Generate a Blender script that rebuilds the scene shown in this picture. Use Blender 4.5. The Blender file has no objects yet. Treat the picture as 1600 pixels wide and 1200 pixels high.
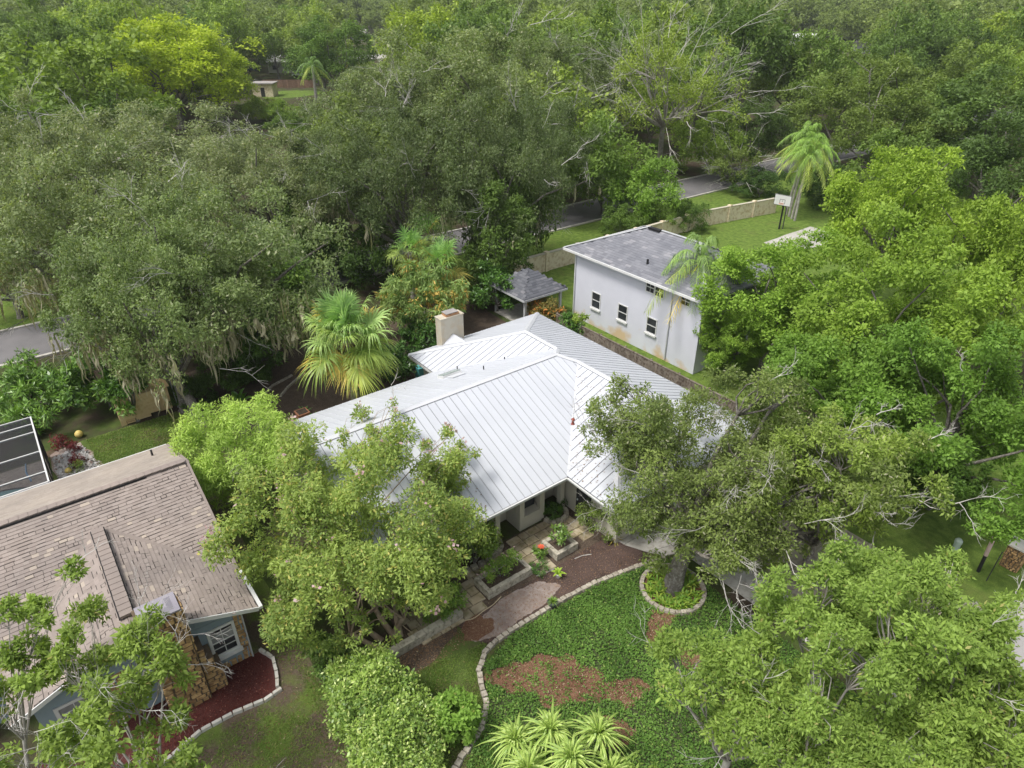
import bpy, math, random
import numpy as np
from mathutils import Vector, Matrix

SC = bpy.context.scene
COL = SC.collection
# ------------------------------------------------------------------ camera
# World axes follow the plots: x runs along the drive towards the front street,
# y along the street, z up, ground at z = 0.
CAM = Vector((34.50, -28.76, 23.0))
FPX = 1061.0                       # focal length in pixels of a 1600 px wide frame
PITCH = math.atan(615.0 / FPX)
HEAD = math.radians(52.5)
cam_d = bpy.data.cameras.new('camera')
cam = bpy.data.objects.new('camera', cam_d)
COL.objects.link(cam)
cam.location = CAM
cam.rotation_euler = (math.radians(90) - PITCH, 0, HEAD)
cam_d.sensor_width = 36.0
cam_d.lens = FPX / 1600 * 36.0
cam_d.clip_start = 0.2
cam_d.clip_end = 4000
SC.camera = cam
# ------------------------------------------------------------------ sky, sun, exposure
SUN_EL = math.radians(62)
SUN_AZ = math.radians(-100)        # direction the sun stands in, measured from +x
W = bpy.data.worlds.new('World')
SC.world = W
W.use_nodes = True
wn = W.node_tree
bg = wn.nodes['Background']
sky = wn.nodes.new('ShaderNodeTexSky')
sky.sky_type = 'NISHITA'
sky.sun_disc = False
sky.sun_elevation = SUN_EL
sky.sun_rotation = math.radians(90) - SUN_AZ
sky.air_density = 1.0
sky.dust_density = 3.0
hs = wn.nodes.new('ShaderNodeHueSaturation')
hs.inputs['Saturation'].default_value = 0.30      # thin overcast: the blue is mostly veiled
wn.links.new(sky.outputs[0], hs.inputs['Color'])
wn.links.new(hs.outputs[0], bg.inputs['Color'])
bg.inputs['Strength'].default_value = 0.11
sun_d = bpy.data.lights.new('sun', 'SUN')
sun_d.energy = 1.5
sun_d.angle = math.radians(14)
sun_d.color = (1.0, 0.965, 0.90)
sun = bpy.data.objects.new('sun', sun_d)
COL.objects.link(sun)
sv = Vector((math.cos(SUN_AZ) * math.cos(SUN_EL), math.sin(SUN_AZ) * math.cos(SUN_EL), math.sin(SUN_EL)))
sun.rotation_euler = (-sv).to_track_quat('-Z', 'Y').to_euler()
sun.location = (0, 0, 60)
SC.view_settings.view_transform = 'Standard'
SC.view_settings.look = 'None'
SC.view_settings.gamma = 1.0
SC.view_settings.use_curve_mapping = False
SC.view_settings.exposure = 0.92
SC.render.engine = 'CYCLES'
SC.cycles.max_bounces = 8
SC.cycles.diffuse_bounces = 5
SC.cycles.glossy_bounces = 2
SC.cycles.transmission_bounces = 4
SC.cycles.transparent_max_bounces = 6
SC.cycles.caustics_reflective = False
SC.cycles.caustics_refractive = False
SC.cycles.use_denoising = True

# ------------------------------------------------------------------ helpers
FWD = Vector((-math.sin(HEAD), math.cos(HEAD), 0))
RGT = Vector((math.cos(HEAD), math.sin(HEAD), 0))
def ray(px, py):
    u = (px - 800) / FPX; v = (py - 600) / FPX
    c, s = math.cos(PITCH), math.sin(PITCH)
    return RGT * u + FWD * (c - v * s) + Vector((0, 0, -s - v * c))
def at(px, py, z=0.0):
    """surveyed point of height z seen at a spot of the photograph"""
    d = ray(px, py)
    return CAM + d * ((z - CAM.z) / d.z)
def at_y(px, py, y):
    d = ray(px, py); return CAM + d * ((y - CAM.y) / d.y)
def at_x(px, py, x):
    d = ray(px, py); return CAM + d * ((x - CAM.x) / d.x)
def depth(p):
    r = Vector(p) - CAM
    return r.dot(FWD) * math.cos(PITCH) - r.z * math.sin(PITCH)
def proj(p):
    r = Vector(p) - CAM; d = depth(p)
    v = -r.dot(FWD) * math.sin(PITCH) - r.z * math.cos(PITCH)
    return 800 + FPX * r.dot(RGT) / d, 600 + FPX * v / d

def tag(o, label=None, cat=None, group=None, kind=None):
    if label: o['label'] = label
    if cat: o['category'] = cat
    if group: o['group'] = group
    if kind: o['kind'] = kind
    return o
def thing(name, label, cat, loc=(0, 0, 0), rz=0.0, group=None):
    o = bpy.data.objects.new(name, None)
    COL.objects.link(o)
    o.empty_display_size = 0.3
    o.location = loc; o.rotation_euler = (0, 0, rz)
    return tag(o, label, cat, group)
def link(name, me, mat=None, parent=None, world=False):
    o = bpy.data.objects.new(name, me)
    COL.objects.link(o)
    if mat is not None and len(me.materials) == 0:
        me.materials.append(mat)
    if parent is not None:
        o.parent = parent
        if world:                              # mesh is in world coordinates
            off = Vector(parent.location)
            if parent.parent is not None: off = off + Vector(parent.parent.location)
            o.location = -off
    return o
def copy_tree(o, parent=None):
    c = o.copy(); COL.objects.link(c)
    if parent is not None: c.parent = parent
    for ch in list(o.children): copy_tree(ch, c)
    return c

class MB:
    """collects polygons; build() links them as one mesh object"""
    def __init__(s): s.v = []; s.f = []; s.sm = []
    def poly(s, pts):
        n = len(s.v); s.v += [tuple(p) for p in pts]; s.f.append(tuple(range(n, n + len(pts)))); return s
    def box(s, c, d, rz=0.0, M=None, taper=1.0):
        n = len(s.v); cx, cy, cz = c; hx, hy, hz = d[0] / 2, d[1] / 2, d[2] / 2
        ca, sa = math.cos(rz), math.sin(rz)
        for z in (-1, 1):
            k = taper if z > 0 else 1.0
            for x, y in ((-1, -1), (1, -1), (1, 1), (-1, 1)):
                X, Y = x * hx * k, y * hy * k
                p = Vector((cx + X * ca - Y * sa, cy + X * sa + Y * ca, cz + z * hz))
                if M is not None: p = M @ p
                s.v.append(tuple(p))
        for q in ((3, 2, 1, 0), (4, 5, 6, 7), (0, 1, 5, 4), (1, 2, 6, 5), (2, 3, 7, 6), (3, 0, 4, 7)):
            s.f.append(tuple(n + i for i in q))
        return s
    def bb(s, x0, x1, y0, y1, z0, z1):
        return s.box(((x0 + x1) / 2, (y0 + y1) / 2, (z0 + z1) / 2), (x1 - x0, y1 - y0, z1 - z0))
    def prism(s, poly, z0, z1, zt=None):
        """poly: plan outline (ccw); zt optional list of top heights"""
        n = len(s.v); k = len(poly)
        for p in poly: s.v.append((p[0], p[1], z0))
        for i, p in enumerate(poly): s.v.append((p[0], p[1], z1 if zt is None else zt[i]))
        s.f.append(tuple(n + i for i in reversed(range(k)))); s.f.append(tuple(n + k + i for i in range(k)))
        for i in range(k):
            j = (i + 1) % k
            s.f.append((n + i, n + j, n + k + j, n + k + i))
        return s
    def slab(s, pts, th):
        """planar 3d polygon (ccw from above) with thickness th downwards"""
        n = len(s.v); k = len(pts)
        for p in pts: s.v.append(tuple(p))
        for p in pts: s.v.append((p[0], p[1], p[2] - th))
        s.f.append(tuple(n + i for i in range(k))); s.f.append(tuple(n + k + i for i in reversed(range(k))))
        for i in range(k):
            j = (i + 1) % k
            s.f.append((n + j, n + i, n + k + i, n + k + j))
        return s
    def bar(s, a, b, w, h):
        a = Vector(a); b = Vector(b); d = b - a; L = d.length
        if L < 1e-6: return s
        q = d.to_track_quat('X', 'Z').to_matrix().to_4x4()
        return s.box((0, 0, 0), (L, w, h), M=Matrix.Translation((a + b) / 2) @ q)
    def tube(s, pts, rad, n=6, cap=True):
        pts = [Vector(p) for p in pts]; base = len(s.v); m = len(pts)
        prev = None
        for i, p in enumerate(pts):
            t = (pts[min(i + 1, m - 1)] - pts[max(i - 1, 0)])
            if t.length < 1e-9: t = Vector((0, 0, 1))
            t.normalize()
            if prev is None:
                a = t.cross(Vector((0, 0, 1)) if abs(t.z) < 0.9 else Vector((1, 0, 0))).normalized()
            else:
                a = (prev - t * prev.dot(t))
                a = a.normalized() if a.length > 1e-6 else t.orthogonal().normalized()
            prev = a; b = t.cross(a)
            r = rad[i] if hasattr(rad, '__len__') else rad
            for k in range(n):
                th = 2 * math.pi * k / n
                s.v.append(tuple(p + (a * math.cos(th) + b * math.sin(th)) * r))
        for i in range(m - 1):
            for k in range(n):
                j = (k + 1) % n
                s.f.append((base + i * n + k, base + i * n + j, base + (i + 1) * n + j, base + (i + 1) * n + k))
        if cap:
            s.f.append(tuple(base + k for k in reversed(range(n)))); s.f.append(tuple(base + (m - 1) * n + k for k in range(n)))
        return s
    def lathe(s, prof, n=12, c=(0, 0, 0)):
        base = len(s.v)
        for r, z in prof:
            for k in range(n):
                th = 2 * math.pi * k / n
                s.v.append((c[0] + r * math.cos(th), c[1] + r * math.sin(th), c[2] + z))
        for i in range(len(prof) - 1):
            for k in range(n):
                j = (k + 1) % n
                s.f.append((base + i * n + k, base + i * n + j, base + (i + 1) * n + j, base + (i + 1) * n + k))
        s.f.append(tuple(base + (len(prof) - 1) * n + k for k in range(n)))
        s.f.append(tuple(base + k for k in reversed(range(n))))
        return s
    def mesh(s, name, mat=None, smooth=False):
        me = bpy.data.meshes.new(name)
        me.from_pydata(s.v, [], s.f)
        if mat is not None: me.materials.append(mat)
        if smooth:
            me.polygons.foreach_set('use_smooth', [True] * len(me.polygons))
        me.update()
        return me
    def build(s, name, mat, parent=None, world=False, smooth=False):
        return link(name, s.mesh(name, mat, smooth), None, parent, world)

def cards(name, V, T, mat):
    """V (N,4,3) quads, T (N,3) tint per quad -> mesh"""
    V = np.asarray(V, np.float32); N = len(V)
    me = bpy.data.meshes.new(name)
    me.vertices.add(4 * N); me.loops.add(4 * N); me.polygons.add(N)
    me.vertices.foreach_set('co', V.reshape(-1))
    me.loops.foreach_set('vertex_index', np.arange(4 * N, dtype=np.int32))
    me.polygons.foreach_set('loop_start', np.arange(0, 4 * N, 4, dtype=np.int32))
    try: me.polygons.foreach_set('loop_total', np.full(N, 4, np.int32))
    except Exception: pass
    at_ = me.attributes.new('tint', 'FLOAT_COLOR', 'POINT')
    c = np.ones((4 * N, 4), np.float32); c[:, :3] = np.repeat(np.asarray(T, np.float32), 4, 0)
    at_.data.foreach_set('color', c.reshape(-1))
    me.update(calc_edges=True)
    if mat is not None: me.materials.append(mat)
    return me

# ------------------------------------------------------------------ materials
def newmat(name):
    m = bpy.data.materials.new(name); m.use_nodes = True
    nt = m.node_tree; b = nt.nodes['Principled BSDF']
    return m, nt, b
def setc(sock, c): sock.default_value = (c[0], c[1], c[2], 1)
def noise(nt, scale, detail=4, vec=None, rough=0.55):
    n = nt.nodes.new('ShaderNodeTexNoise'); n.inputs['Scale'].default_value = scale
    n.inputs['Detail'].default_value = detail; n.inputs['Roughness'].default_value = rough
    if vec is not None: nt.links.new(vec, n.inputs['Vector'])
    return n
def ramp(nt, fac, stops):
    r = nt.nodes.new('ShaderNodeValToRGB'); e = r.color_ramp.elements
    while len(e) < len(stops): e.new(0.5)
    for k, (p, c) in enumerate(stops): e[k].position = p; e[k].color = (c[0], c[1], c[2], 1)
    nt.links.new(fac, r.inputs['Fac']); return r
def mixc(nt, fac, a, b, mode='MIX'):
    m = nt.nodes.new('ShaderNodeMix'); m.data_type = 'RGBA'; m.blend_type = mode
    for sck, v in ((m.inputs[0], fac), (m.inputs[6], a), (m.inputs[7], b)):
        if hasattr(v, 'is_output') or hasattr(v, 'links'): nt.links.new(v, sck)
        elif isinstance(v, (int, float)): sck.default_value = v
        else: sck.default_value = (v[0], v[1], v[2], 1)
    return m.outputs[2]
def pos(nt): return nt.nodes.new('ShaderNodeNewGeometry').outputs['Position']
def bump(nt, b, h, strength=0.3, dist=0.02):
    n = nt.nodes.new('ShaderNodeBump'); n.inputs['Strength'].default_value = strength
    n.inputs['Distance'].default_value = dist
    nt.links.new(h, n.inputs['Height']); nt.links.new(n.outputs[0], b.inputs['Normal'])
def surf(name, c1, c2, scale=3.0, rough=0.8, c3=None, scale2=25.0, b=0.3, bd=0.01, obj_var=0.0, spec=0.3, metal=0.0, rel=False):
    """two-scale mottled surface"""
    m, nt, p = newmat(name)
    v = pos(nt)
    if rel:
        v = nt.nodes.new('ShaderNodeTexCoord').outputs['Object']
    n1 = noise(nt, scale, 5, v); n2 = noise(nt, scale2, 3, v)
    r = ramp(nt, n1.outputs['Fac'], [(0.3, c1), (0.7, c2)])
    c = r.outputs[0]
    if c3 is not None:
        r2 = ramp(nt, n2.outputs['Fac'], [(0.48, (0, 0, 0)), (0.66, (1, 1, 1))])
        c = mixc(nt, r2.outputs[0], c, c3)
    if obj_var:
        oi = nt.nodes.new('ShaderNodeObjectInfo')
        h = nt.nodes.new('ShaderNodeMapRange'); nt.links.new(oi.outputs['Random'], h.inputs[0])
        h.inputs[3].default_value = 1 - obj_var; h.inputs[4].default_value = 1 + obj_var
        c = mixc(nt, 1.0, c, h.outputs[0], 'MULTIPLY')
    nt.links.new(c, p.inputs['Base Color'])
    p.inputs['Roughness'].default_value = rough
    p.inputs['Specular IOR Level'].default_value = spec
    p.inputs['Metallic'].default_value = metal
    if b: bump(nt, p, n2.outputs['Fac'], b, bd)
    return m
LK = 1.50
def leafmat(name, c1, c2, accent=None, acc_at=0.9, trans=0.34, rough=0.55, spec=0.25, k=None):
    """leaf colour varies leaf by leaf and spray by spray; object colour tints a whole tree"""
    k = LK if k is None else k
    c1 = tuple(min(.8, v * k) for v in c1); c2 = tuple(min(.8, v * k) for v in c2)
    if accent is not None: accent = tuple(min(.8, v * k) for v in accent)
    m, nt, p = newmat(name)
    a = nt.nodes.new('ShaderNodeAttribute'); a.attribute_name = 'tint'
    s = nt.nodes.new('ShaderNodeSeparateColor'); nt.links.new(a.outputs['Color'], s.inputs[0])
    ad = nt.nodes.new('ShaderNodeMath'); ad.operation = 'MULTIPLY_ADD'
    nt.links.new(s.outputs[1], ad.inputs[0]); ad.inputs[1].default_value = 0.6
    h = nt.nodes.new('ShaderNodeMath'); h.operation = 'MULTIPLY'; h.inputs[1].default_value = 0.4
    nt.links.new(s.outputs[0], h.inputs[0]); nt.links.new(h.outputs[0], ad.inputs[2])
    c = ramp(nt, ad.outputs[0], [(0.1, c1), (0.9, c2)]).outputs[0]
    if accent is not None:
        g = nt.nodes.new('ShaderNodeMath'); g.operation = 'GREATER_THAN'; g.inputs[1].default_value = acc_at
        nt.links.new(s.outputs[2], g.inputs[0])
        c = mixc(nt, g.outputs[0], c, accent)
    oi = nt.nodes.new('ShaderNodeObjectInfo')
    c = mixc(nt, 1.0, c, oi.outputs['Color'], 'MULTIPLY')
    nt.links.new(c, p.inputs['Base Color'])
    p.inputs['Roughness'].default_value = rough
    p.inputs['Specular IOR Level'].default_value = spec
    tr = nt.nodes.new('ShaderNodeBsdfTranslucent')
    tc = mixc(nt, 1.0, c, (1.25, 1.3, 0.55), 'MULTIPLY')
    nt.links.new(tc, tr.inputs['Color'])
    mx = nt.nodes.new('ShaderNodeMixShader'); mx.inputs[0].default_value = trans
    nt.links.new(p.outputs[0], mx.inputs[1]); nt.links.new(tr.outputs[0], mx.inputs[2])
    nt.links.new(mx.outputs[0], nt.nodes['Material Output'].inputs['Surface'])
    return m
M = {}
M['bark'] = surf('bark', (0.09, 0.08, 0.066), (0.21, 0.19, 0.165), 2.0, 0.95, (0.30, 0.285, 0.26), 9.0, 0.6, 0.04)
M['pale_bark'] = surf('pale_bark', (0.25, 0.23, 0.20), (0.42, 0.40, 0.36), 3.0, 0.9, None, 14.0, 0.4, 0.02)
M['dead_wood'] = surf('dead_wood', (0.36, 0.34, 0.31), (0.56, 0.535, 0.50), 4.0, 0.9, None, 30.0, 0.2)
M['crape_bark'] = surf('crape_bark', (0.26, 0.19, 0.13), (0.42, 0.34, 0.25), 3.0, 0.8, None, 14.0, 0.3, 0.02)
M['leaf'] = leafmat('leaf', (0.085, 0.120, 0.030), (0.190, 0.240, 0.066))
M['oak_leaf'] = leafmat('oak_leaf', (0.085, 0.115, 0.046), (0.205, 0.245, 0.105), (0.30, 0.30, 0.20), 0.94)
M['bright_leaf'] = leafmat('bright_leaf', (0.118, 0.180, 0.028), (0.255, 0.342, 0.060))
M['laurel_leaf'] = leafmat('laurel_leaf', (0.105, 0.155, 0.034), (0.248, 0.322, 0.080), (0.28, 0.25, 0.10), 0.988)
M['front_oak_leaf'] = leafmat('front_oak_leaf', (0.07, 0.10, 0.028), (0.185, 0.235, 0.062), (0.26, 0.26, 0.17), 0.95)
M['crape_leaf'] = leafmat('crape_leaf', (0.11, 0.165, 0.042), (0.275, 0.345, 0.085), (0.33, 0.31, 0.09), 0.93)
M['petal'] = leafmat('petal', (0.62, 0.36, 0.40), (0.82, 0.62, 0.62), None, 0.9, 0.25, k=.75)
M['feather_leaf'] = leafmat('feather_leaf', (0.17, 0.25, 0.05), (0.36, 0.47, 0.11))
M['glossy_leaf'] = leafmat('glossy_leaf', (0.05, 0.10, 0.020), (0.17, 0.27, 0.045), (0.22, 0.30, 0.08), 0.93, 0.2, 0.35, 0.5)
M['mango_leaf'] = leafmat('mango_leaf', (0.10, 0.17, 0.045), (0.24, 0.31, 0.10), (0.46, 0.32, 0.09), 0.80)
M['palm_leaf'] = leafmat('palm_leaf', (0.12, 0.19, 0.06), (0.28, 0.36, 0.13), None, 0.9, 0.2, 0.45, 0.4)
M['strap_leaf'] = leafmat('strap_leaf', (0.20, 0.28, 0.09), (0.42, 0.48, 0.21), None, 0.9, 0.2, 0.45, 0.4)
M['hedge_leaf'] = leafmat('hedge_leaf', (0.07, 0.13, 0.025), (0.26, 0.36, 0.07), (0.38, 0.44, 0.15), 0.90, 0.2, 0.38, 0.5)
M['cover_leaf'] = leafmat('cover_leaf', (0.055, 0.115, 0.020), (0.13, 0.23, 0.045), (0.20, 0.27, 0.07), 0.95)
M['grass_leaf'] = leafmat('grass_leaf', (0.08, 0.14, 0.026), (0.18, 0.25, 0.055), (0.26, 0.22, 0.10), 0.93)
M['red_leaf'] = leafmat('red_leaf', (0.10, 0.02, 0.025), (0.24, 0.05, 0.05), k=1.0)
M['moss'] = leafmat('moss', (0.30, 0.28, 0.18), (0.50, 0.47, 0.33), None, 0.9, 0.2, 0.9, 0.1, k=1.0)
M['litter'] = leafmat('litter', (0.15, 0.08, 0.045), (0.34, 0.22, 0.135), (0.48, 0.38, 0.27), 0.93, 0.1, 0.9, 0.1, k=1.0)
M['mulch_chip'] = leafmat('mulch_chip', (0.05, 0.014, 0.012), (0.15, 0.042, 0.034), (0.33, 0.14, 0.11), 0.94, 0.0, 0.9, 0.1, k=1.0)

M['metal_roof'] = surf('metal_roof', (0.535, 0.55, 0.59), (0.575, 0.59, 0.63), 0.35, 0.42, None, 6.0, 0.02, 0.01, 0.025, 0.5)
M['metal_cap'] = surf('metal_cap', (0.58, 0.59, 0.62), (0.62, 0.63, 0.66), 0.6, 0.4, None, 6.0, 0.0, 0, 0, 0.5)
M['underlay'] = surf('underlay', (0.13, 0.13, 0.14), (0.18, 0.18, 0.19), 3, 0.9)
M['white_paint'] = surf('white_paint', (0.60, 0.60, 0.59), (0.68, 0.68, 0.67), 1.5, 0.6, None, 12, 0.05)
M['cream_paint'] = surf('cream_paint', (0.52, 0.49, 0.40), (0.58, 0.55, 0.47), 1.5, 0.7, None, 12, 0.05)
M['cream_stucco'] = surf('cream_stucco', (0.47, 0.43, 0.35), (0.56, 0.52, 0.43), 1.2, 0.9, (0.50, 0.43, 0.32), 2.2, 0.1)
M['grey_wall'] = surf('grey_wall', (0.42, 0.43, 0.44), (0.52, 0.53, 0.54), 1.5, 0.8)
M['glass'] = surf('glass', (0.02, 0.022, 0.025), (0.05, 0.055, 0.06), 1.2, 0.08, None, 3, 0, 0, 0, 0.6)
M['blind'] = surf('blind', (0.20, 0.20, 0.20), (0.30, 0.30, 0.295), 3, 0.7)
M['dark_metal'] = surf('dark_metal', (0.03, 0.03, 0.032), (0.06, 0.06, 0.062), 3, 0.5)
M['skylight'] = surf('skylight', (0.20, 0.25, 0.23), (0.28, 0.33, 0.30), 2, 0.15, None, 3, 0, 0, 0, 0.6)
M['asphalt'] = surf('asphalt', (0.13, 0.125, 0.13), (0.19, 0.18, 0.185), 0.6, 0.95, (0.22, 0.21, 0.21), 40, 0.3, 0.01)
M['street_front'] = surf('street_front', (0.30, 0.285, 0.28), (0.38, 0.365, 0.36), 0.6, 0.95, (0.42, 0.40, 0.39), 40, 0.3, 0.01)
M['concrete'] = surf('concrete', (0.40, 0.38, 0.34), (0.52, 0.50, 0.46), 0.9, 0.9, (0.36, 0.33, 0.29), 5, 0.2, 0.01, 0.06)
M['old_concrete'] = surf('old_concrete', (0.27, 0.235, 0.18), (0.40, 0.36, 0.29), 0.9, 0.9, (0.22, 0.19, 0.14), 5, 0.2, 0.01, 0.08)
M['paver'] = surf('paver', (0.30, 0.235, 0.145), (0.47, 0.41, 0.30), 1.6, 0.75, (0.26, 0.22, 0.12), 4.5, 0.2, 0.01, 0.22)
M['kerb_stone'] = surf('kerb_stone', (0.36, 0.32, 0.26), (0.50, 0.46, 0.39), 2.5, 0.9, (0.30, 0.26, 0.20), 9, 0.3, 0.01, 0.15)
M['planter_stone'] = surf('planter_stone', (0.40, 0.36, 0.29), (0.56, 0.52, 0.43), 2.5, 0.9, (0.26, 0.24, 0.19), 6, 0.3, 0.01, 0.1)
M['white_block'] = surf('white_block', (0.52, 0.50, 0.45), (0.62, 0.60, 0.56), 2.5, 0.9, (0.55, 0.50, 0.42), 7, 0.2, 0.01, 0.06)
M['white_rock'] = leafmat('white_rock', (0.50, 0.47, 0.44), (0.80, 0.79, 0.78), (0.30, 0.20, 0.16), 0.9, 0.0, 0.9, 0.1, k=.75)
M['cover_soil'] = surf('cover_soil', (0.035, 0.05, 0.018), (0.06, 0.085, 0.028), 3, 0.95, (0.085, 0.075, 0.045), 22, 0.6, 0.03)
M['soil'] = surf('soil', (0.055, 0.040, 0.030), (0.105, 0.075, 0.055), 3, 0.95, (0.15, 0.115, 0.085), 22, 0.6, 0.03)
M['dark_mulch'] = surf('dark_mulch', (0.050, 0.032, 0.026), (0.105, 0.068, 0.056), 1.2, 0.95, (0.15, 0.105, 0.09), 30, 0.8, 0.03)
M['red_mulch'] = surf('red_mulch', (0.060, 0.018, 0.016), (0.105, 0.032, 0.027), 1.5, 0.95, (0.14, 0.055, 0.046), 40, 0.8, 0.03)
M['rust_mulch'] = surf('rust_mulch', (0.10, 0.045, 0.028), (0.20, 0.10, 0.058), 0.9, 0.95, (0.26, 0.165, 0.105), 24, 0.8, 0.03)
M['sand'] = surf('sand', (0.20, 0.145, 0.12), (0.42, 0.36, 0.33), 0.9, 0.95, (0.27, 0.19, 0.15), 7, 0.5, 0.02)
M['fence_wood'] = surf('fence_wood', (0.17, 0.14, 0.11), (0.29, 0.25, 0.21), 2, 0.95, (0.11, 0.08, 0.06), 6, 0.3, 0.01, 0.2)
M['red_fence_wood'] = surf('red_fence_wood', (0.20, 0.12, 0.085), (0.28, 0.18, 0.13), 2, 0.95, None, 6, 0.3, 0.01, 0.15)
M['plywood'] = surf('plywood', (0.70, 0.51, 0.27), (0.78, 0.61, 0.36), 1.4, 0.85, (0.64, 0.45, 0.23), 5, 0.1)
M['wall_tan'] = surf('wall_tan', (0.72, 0.61, 0.44), (0.79, 0.70, 0.54), 0.8, 0.9, (0.56, 0.43, 0.27), 3, 0.1)
M['siding'] = surf('siding', (0.22, 0.28, 0.315), (0.27, 0.335, 0.37), 1.2, 0.8, None, 10, 0.1)
M['field_stone'] = surf('field_stone', (0.30, 0.17, 0.07), (0.52, 0.36, 0.17), 1.7, 0.85, (0.22, 0.13, 0.06), 5, 0.4, 0.02, 0.35)
M['mortar'] = surf('mortar', (0.10, 0.075, 0.05), (0.16, 0.12, 0.08), 4, 0.95)
M['cap_metal'] = surf('cap_metal', (0.27, 0.25, 0.285), (0.33, 0.31, 0.345), 1.5, 0.5, None, 8, 0.03)
M['flue_rust'] = surf('flue_rust', (0.40, 0.20, 0.10), (0.55, 0.34, 0.20), 6, 0.9)
M['black'] = surf('black', (0.012, 0.012, 0.013), (0.025, 0.025, 0.027), 3, 0.6)
M['pink_post'] = surf('pink_post', (0.42, 0.31, 0.28), (0.52, 0.40, 0.37), 2, 0.6)
M['pedestal_green'] = surf('pedestal_green', (0.30, 0.38, 0.33), (0.42, 0.50, 0.44), 3, 0.6)
M['hose'] = surf('hose', (0.50, 0.40, 0.26), (0.60, 0.50, 0.34), 3, 0.6)
M['blue_hose'] = surf('blue_hose', (0.16, 0.32, 0.52), (0.22, 0.40, 0.62), 3, 0.5)
M['pool_water'] = surf('pool_water', (0.16, 0.33, 0.36), (0.20, 0.40, 0.42), 1, 0.08, None, 4, 0.1, 0.01, 0, 0.5)
M['pool_deck'] = surf('pool_deck', (0.34, 0.29, 0.26), (0.46, 0.40, 0.36), 1.5, 0.9, (0.27, 0.22, 0.19), 6)
M['flower_red'] = surf('flower_red', (0.62, 0.10, 0.05), (0.75, 0.20, 0.10), 6, 0.6)
M['feeder_red'] = surf('feeder_red', (0.26, 0.06, 0.045), (0.34, 0.09, 0.06), 6, 0.6)
M['pot_white'] = surf('pot_white', (0.60, 0.60, 0.58), (0.72, 0.72, 0.70), 4, 0.5)
M['pot_dark'] = surf('pot_dark', (0.06, 0.075, 0.07), (0.10, 0.115, 0.105), 4, 0.5)
M['terracotta'] = surf('terracotta', (0.40, 0.17, 0.09), (0.52, 0.25, 0.15), 4, 0.8)
M['yellow'] = surf('yellow', (0.70, 0.52, 0.14), (0.80, 0.64, 0.24), 4, 0.6)
M['car_blue'] = surf('car_blue', (0.04, 0.06, 0.12), (0.06, 0.085, 0.16), 2, 0.25, None, 4, 0, 0, 0, 0.6)
M['car_white'] = surf('car_white', (0.72, 0.73, 0.74), (0.78, 0.79, 0.80), 2, 0.25, None, 4, 0, 0, 0, 0.6)
M['far_roof'] = surf('far_roof', (0.30, 0.28, 0.27), (0.40, 0.37, 0.36), 1, 0.9)
M['teal'] = surf('teal', (0.10, 0.36, 0.38), (0.14, 0.44, 0.45), 3, 0.5)
M['orange'] = surf('orange', (0.65, 0.17, 0.06), (0.75, 0.24, 0.08), 3, 0.5)
def shinglemat(name, c1, c2, c3, at3):
    m, nt, p = newmat(name)
    a = nt.nodes.new('ShaderNodeAttribute'); a.attribute_name = 'tint'
    s = nt.nodes.new('ShaderNodeSeparateColor'); nt.links.new(a.outputs['Color'], s.inputs[0])
    c = ramp(nt, s.outputs[0], [(0.0, c1), (1.0, c2)]).outputs[0]
    g = nt.nodes.new('ShaderNodeMath'); g.operation = 'GREATER_THAN'; g.inputs[1].default_value = at3
    nt.links.new(s.outputs[1], g.inputs[0]); c = mixc(nt, g.outputs[0], c, c3)
    n = noise(nt, 0.5, 4, pos(nt)); r = ramp(nt, n.outputs['Fac'], [(0.3, (0.86, 0.86, 0.86)), (0.7, (1.1, 1.08, 1.05))])
    c = mixc(nt, 1.0, c, r.outputs[0], 'MULTIPLY')
    nt.links.new(c, p.inputs['Base Color']); p.inputs['Roughness'].default_value = 0.95
    p.inputs['Specular IOR Level'].default_value = 0.15
    n2 = noise(nt, 90, 2, pos(nt)); bump(nt, p, n2.outputs['Fac'], 0.4, 0.006)
    return m
M['brown_shingle'] = shinglemat('brown_shingle', (0.278, 0.236, 0.214), (0.334, 0.287, 0.262), (0.42, 0.36, 0.305), 0.955)
M['tan_shingle'] = shinglemat('tan_shingle', (0.32, 0.278, 0.242), (0.38, 0.333, 0.293), (0.36, 0.315, 0.27), 0.9)
M['grey_shingle'] = shinglemat('grey_shingle', (0.175, 0.18, 0.205), (0.235, 0.24, 0.268), (0.28, 0.28, 0.305), 0.93)
M['slate_shingle'] = shinglemat('slate_shingle', (0.10, 0.105, 0.122), (0.15, 0.155, 0.175), (0.18, 0.18, 0.20), 0.93)
M['shingle_base'] = surf('shingle_base', (0.07, 0.058, 0.052), (0.10, 0.085, 0.075), 3, 0.95)
M['grey_base'] = surf('grey_base', (0.08, 0.082, 0.095), (0.11, 0.112, 0.125), 3, 0.95)

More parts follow.
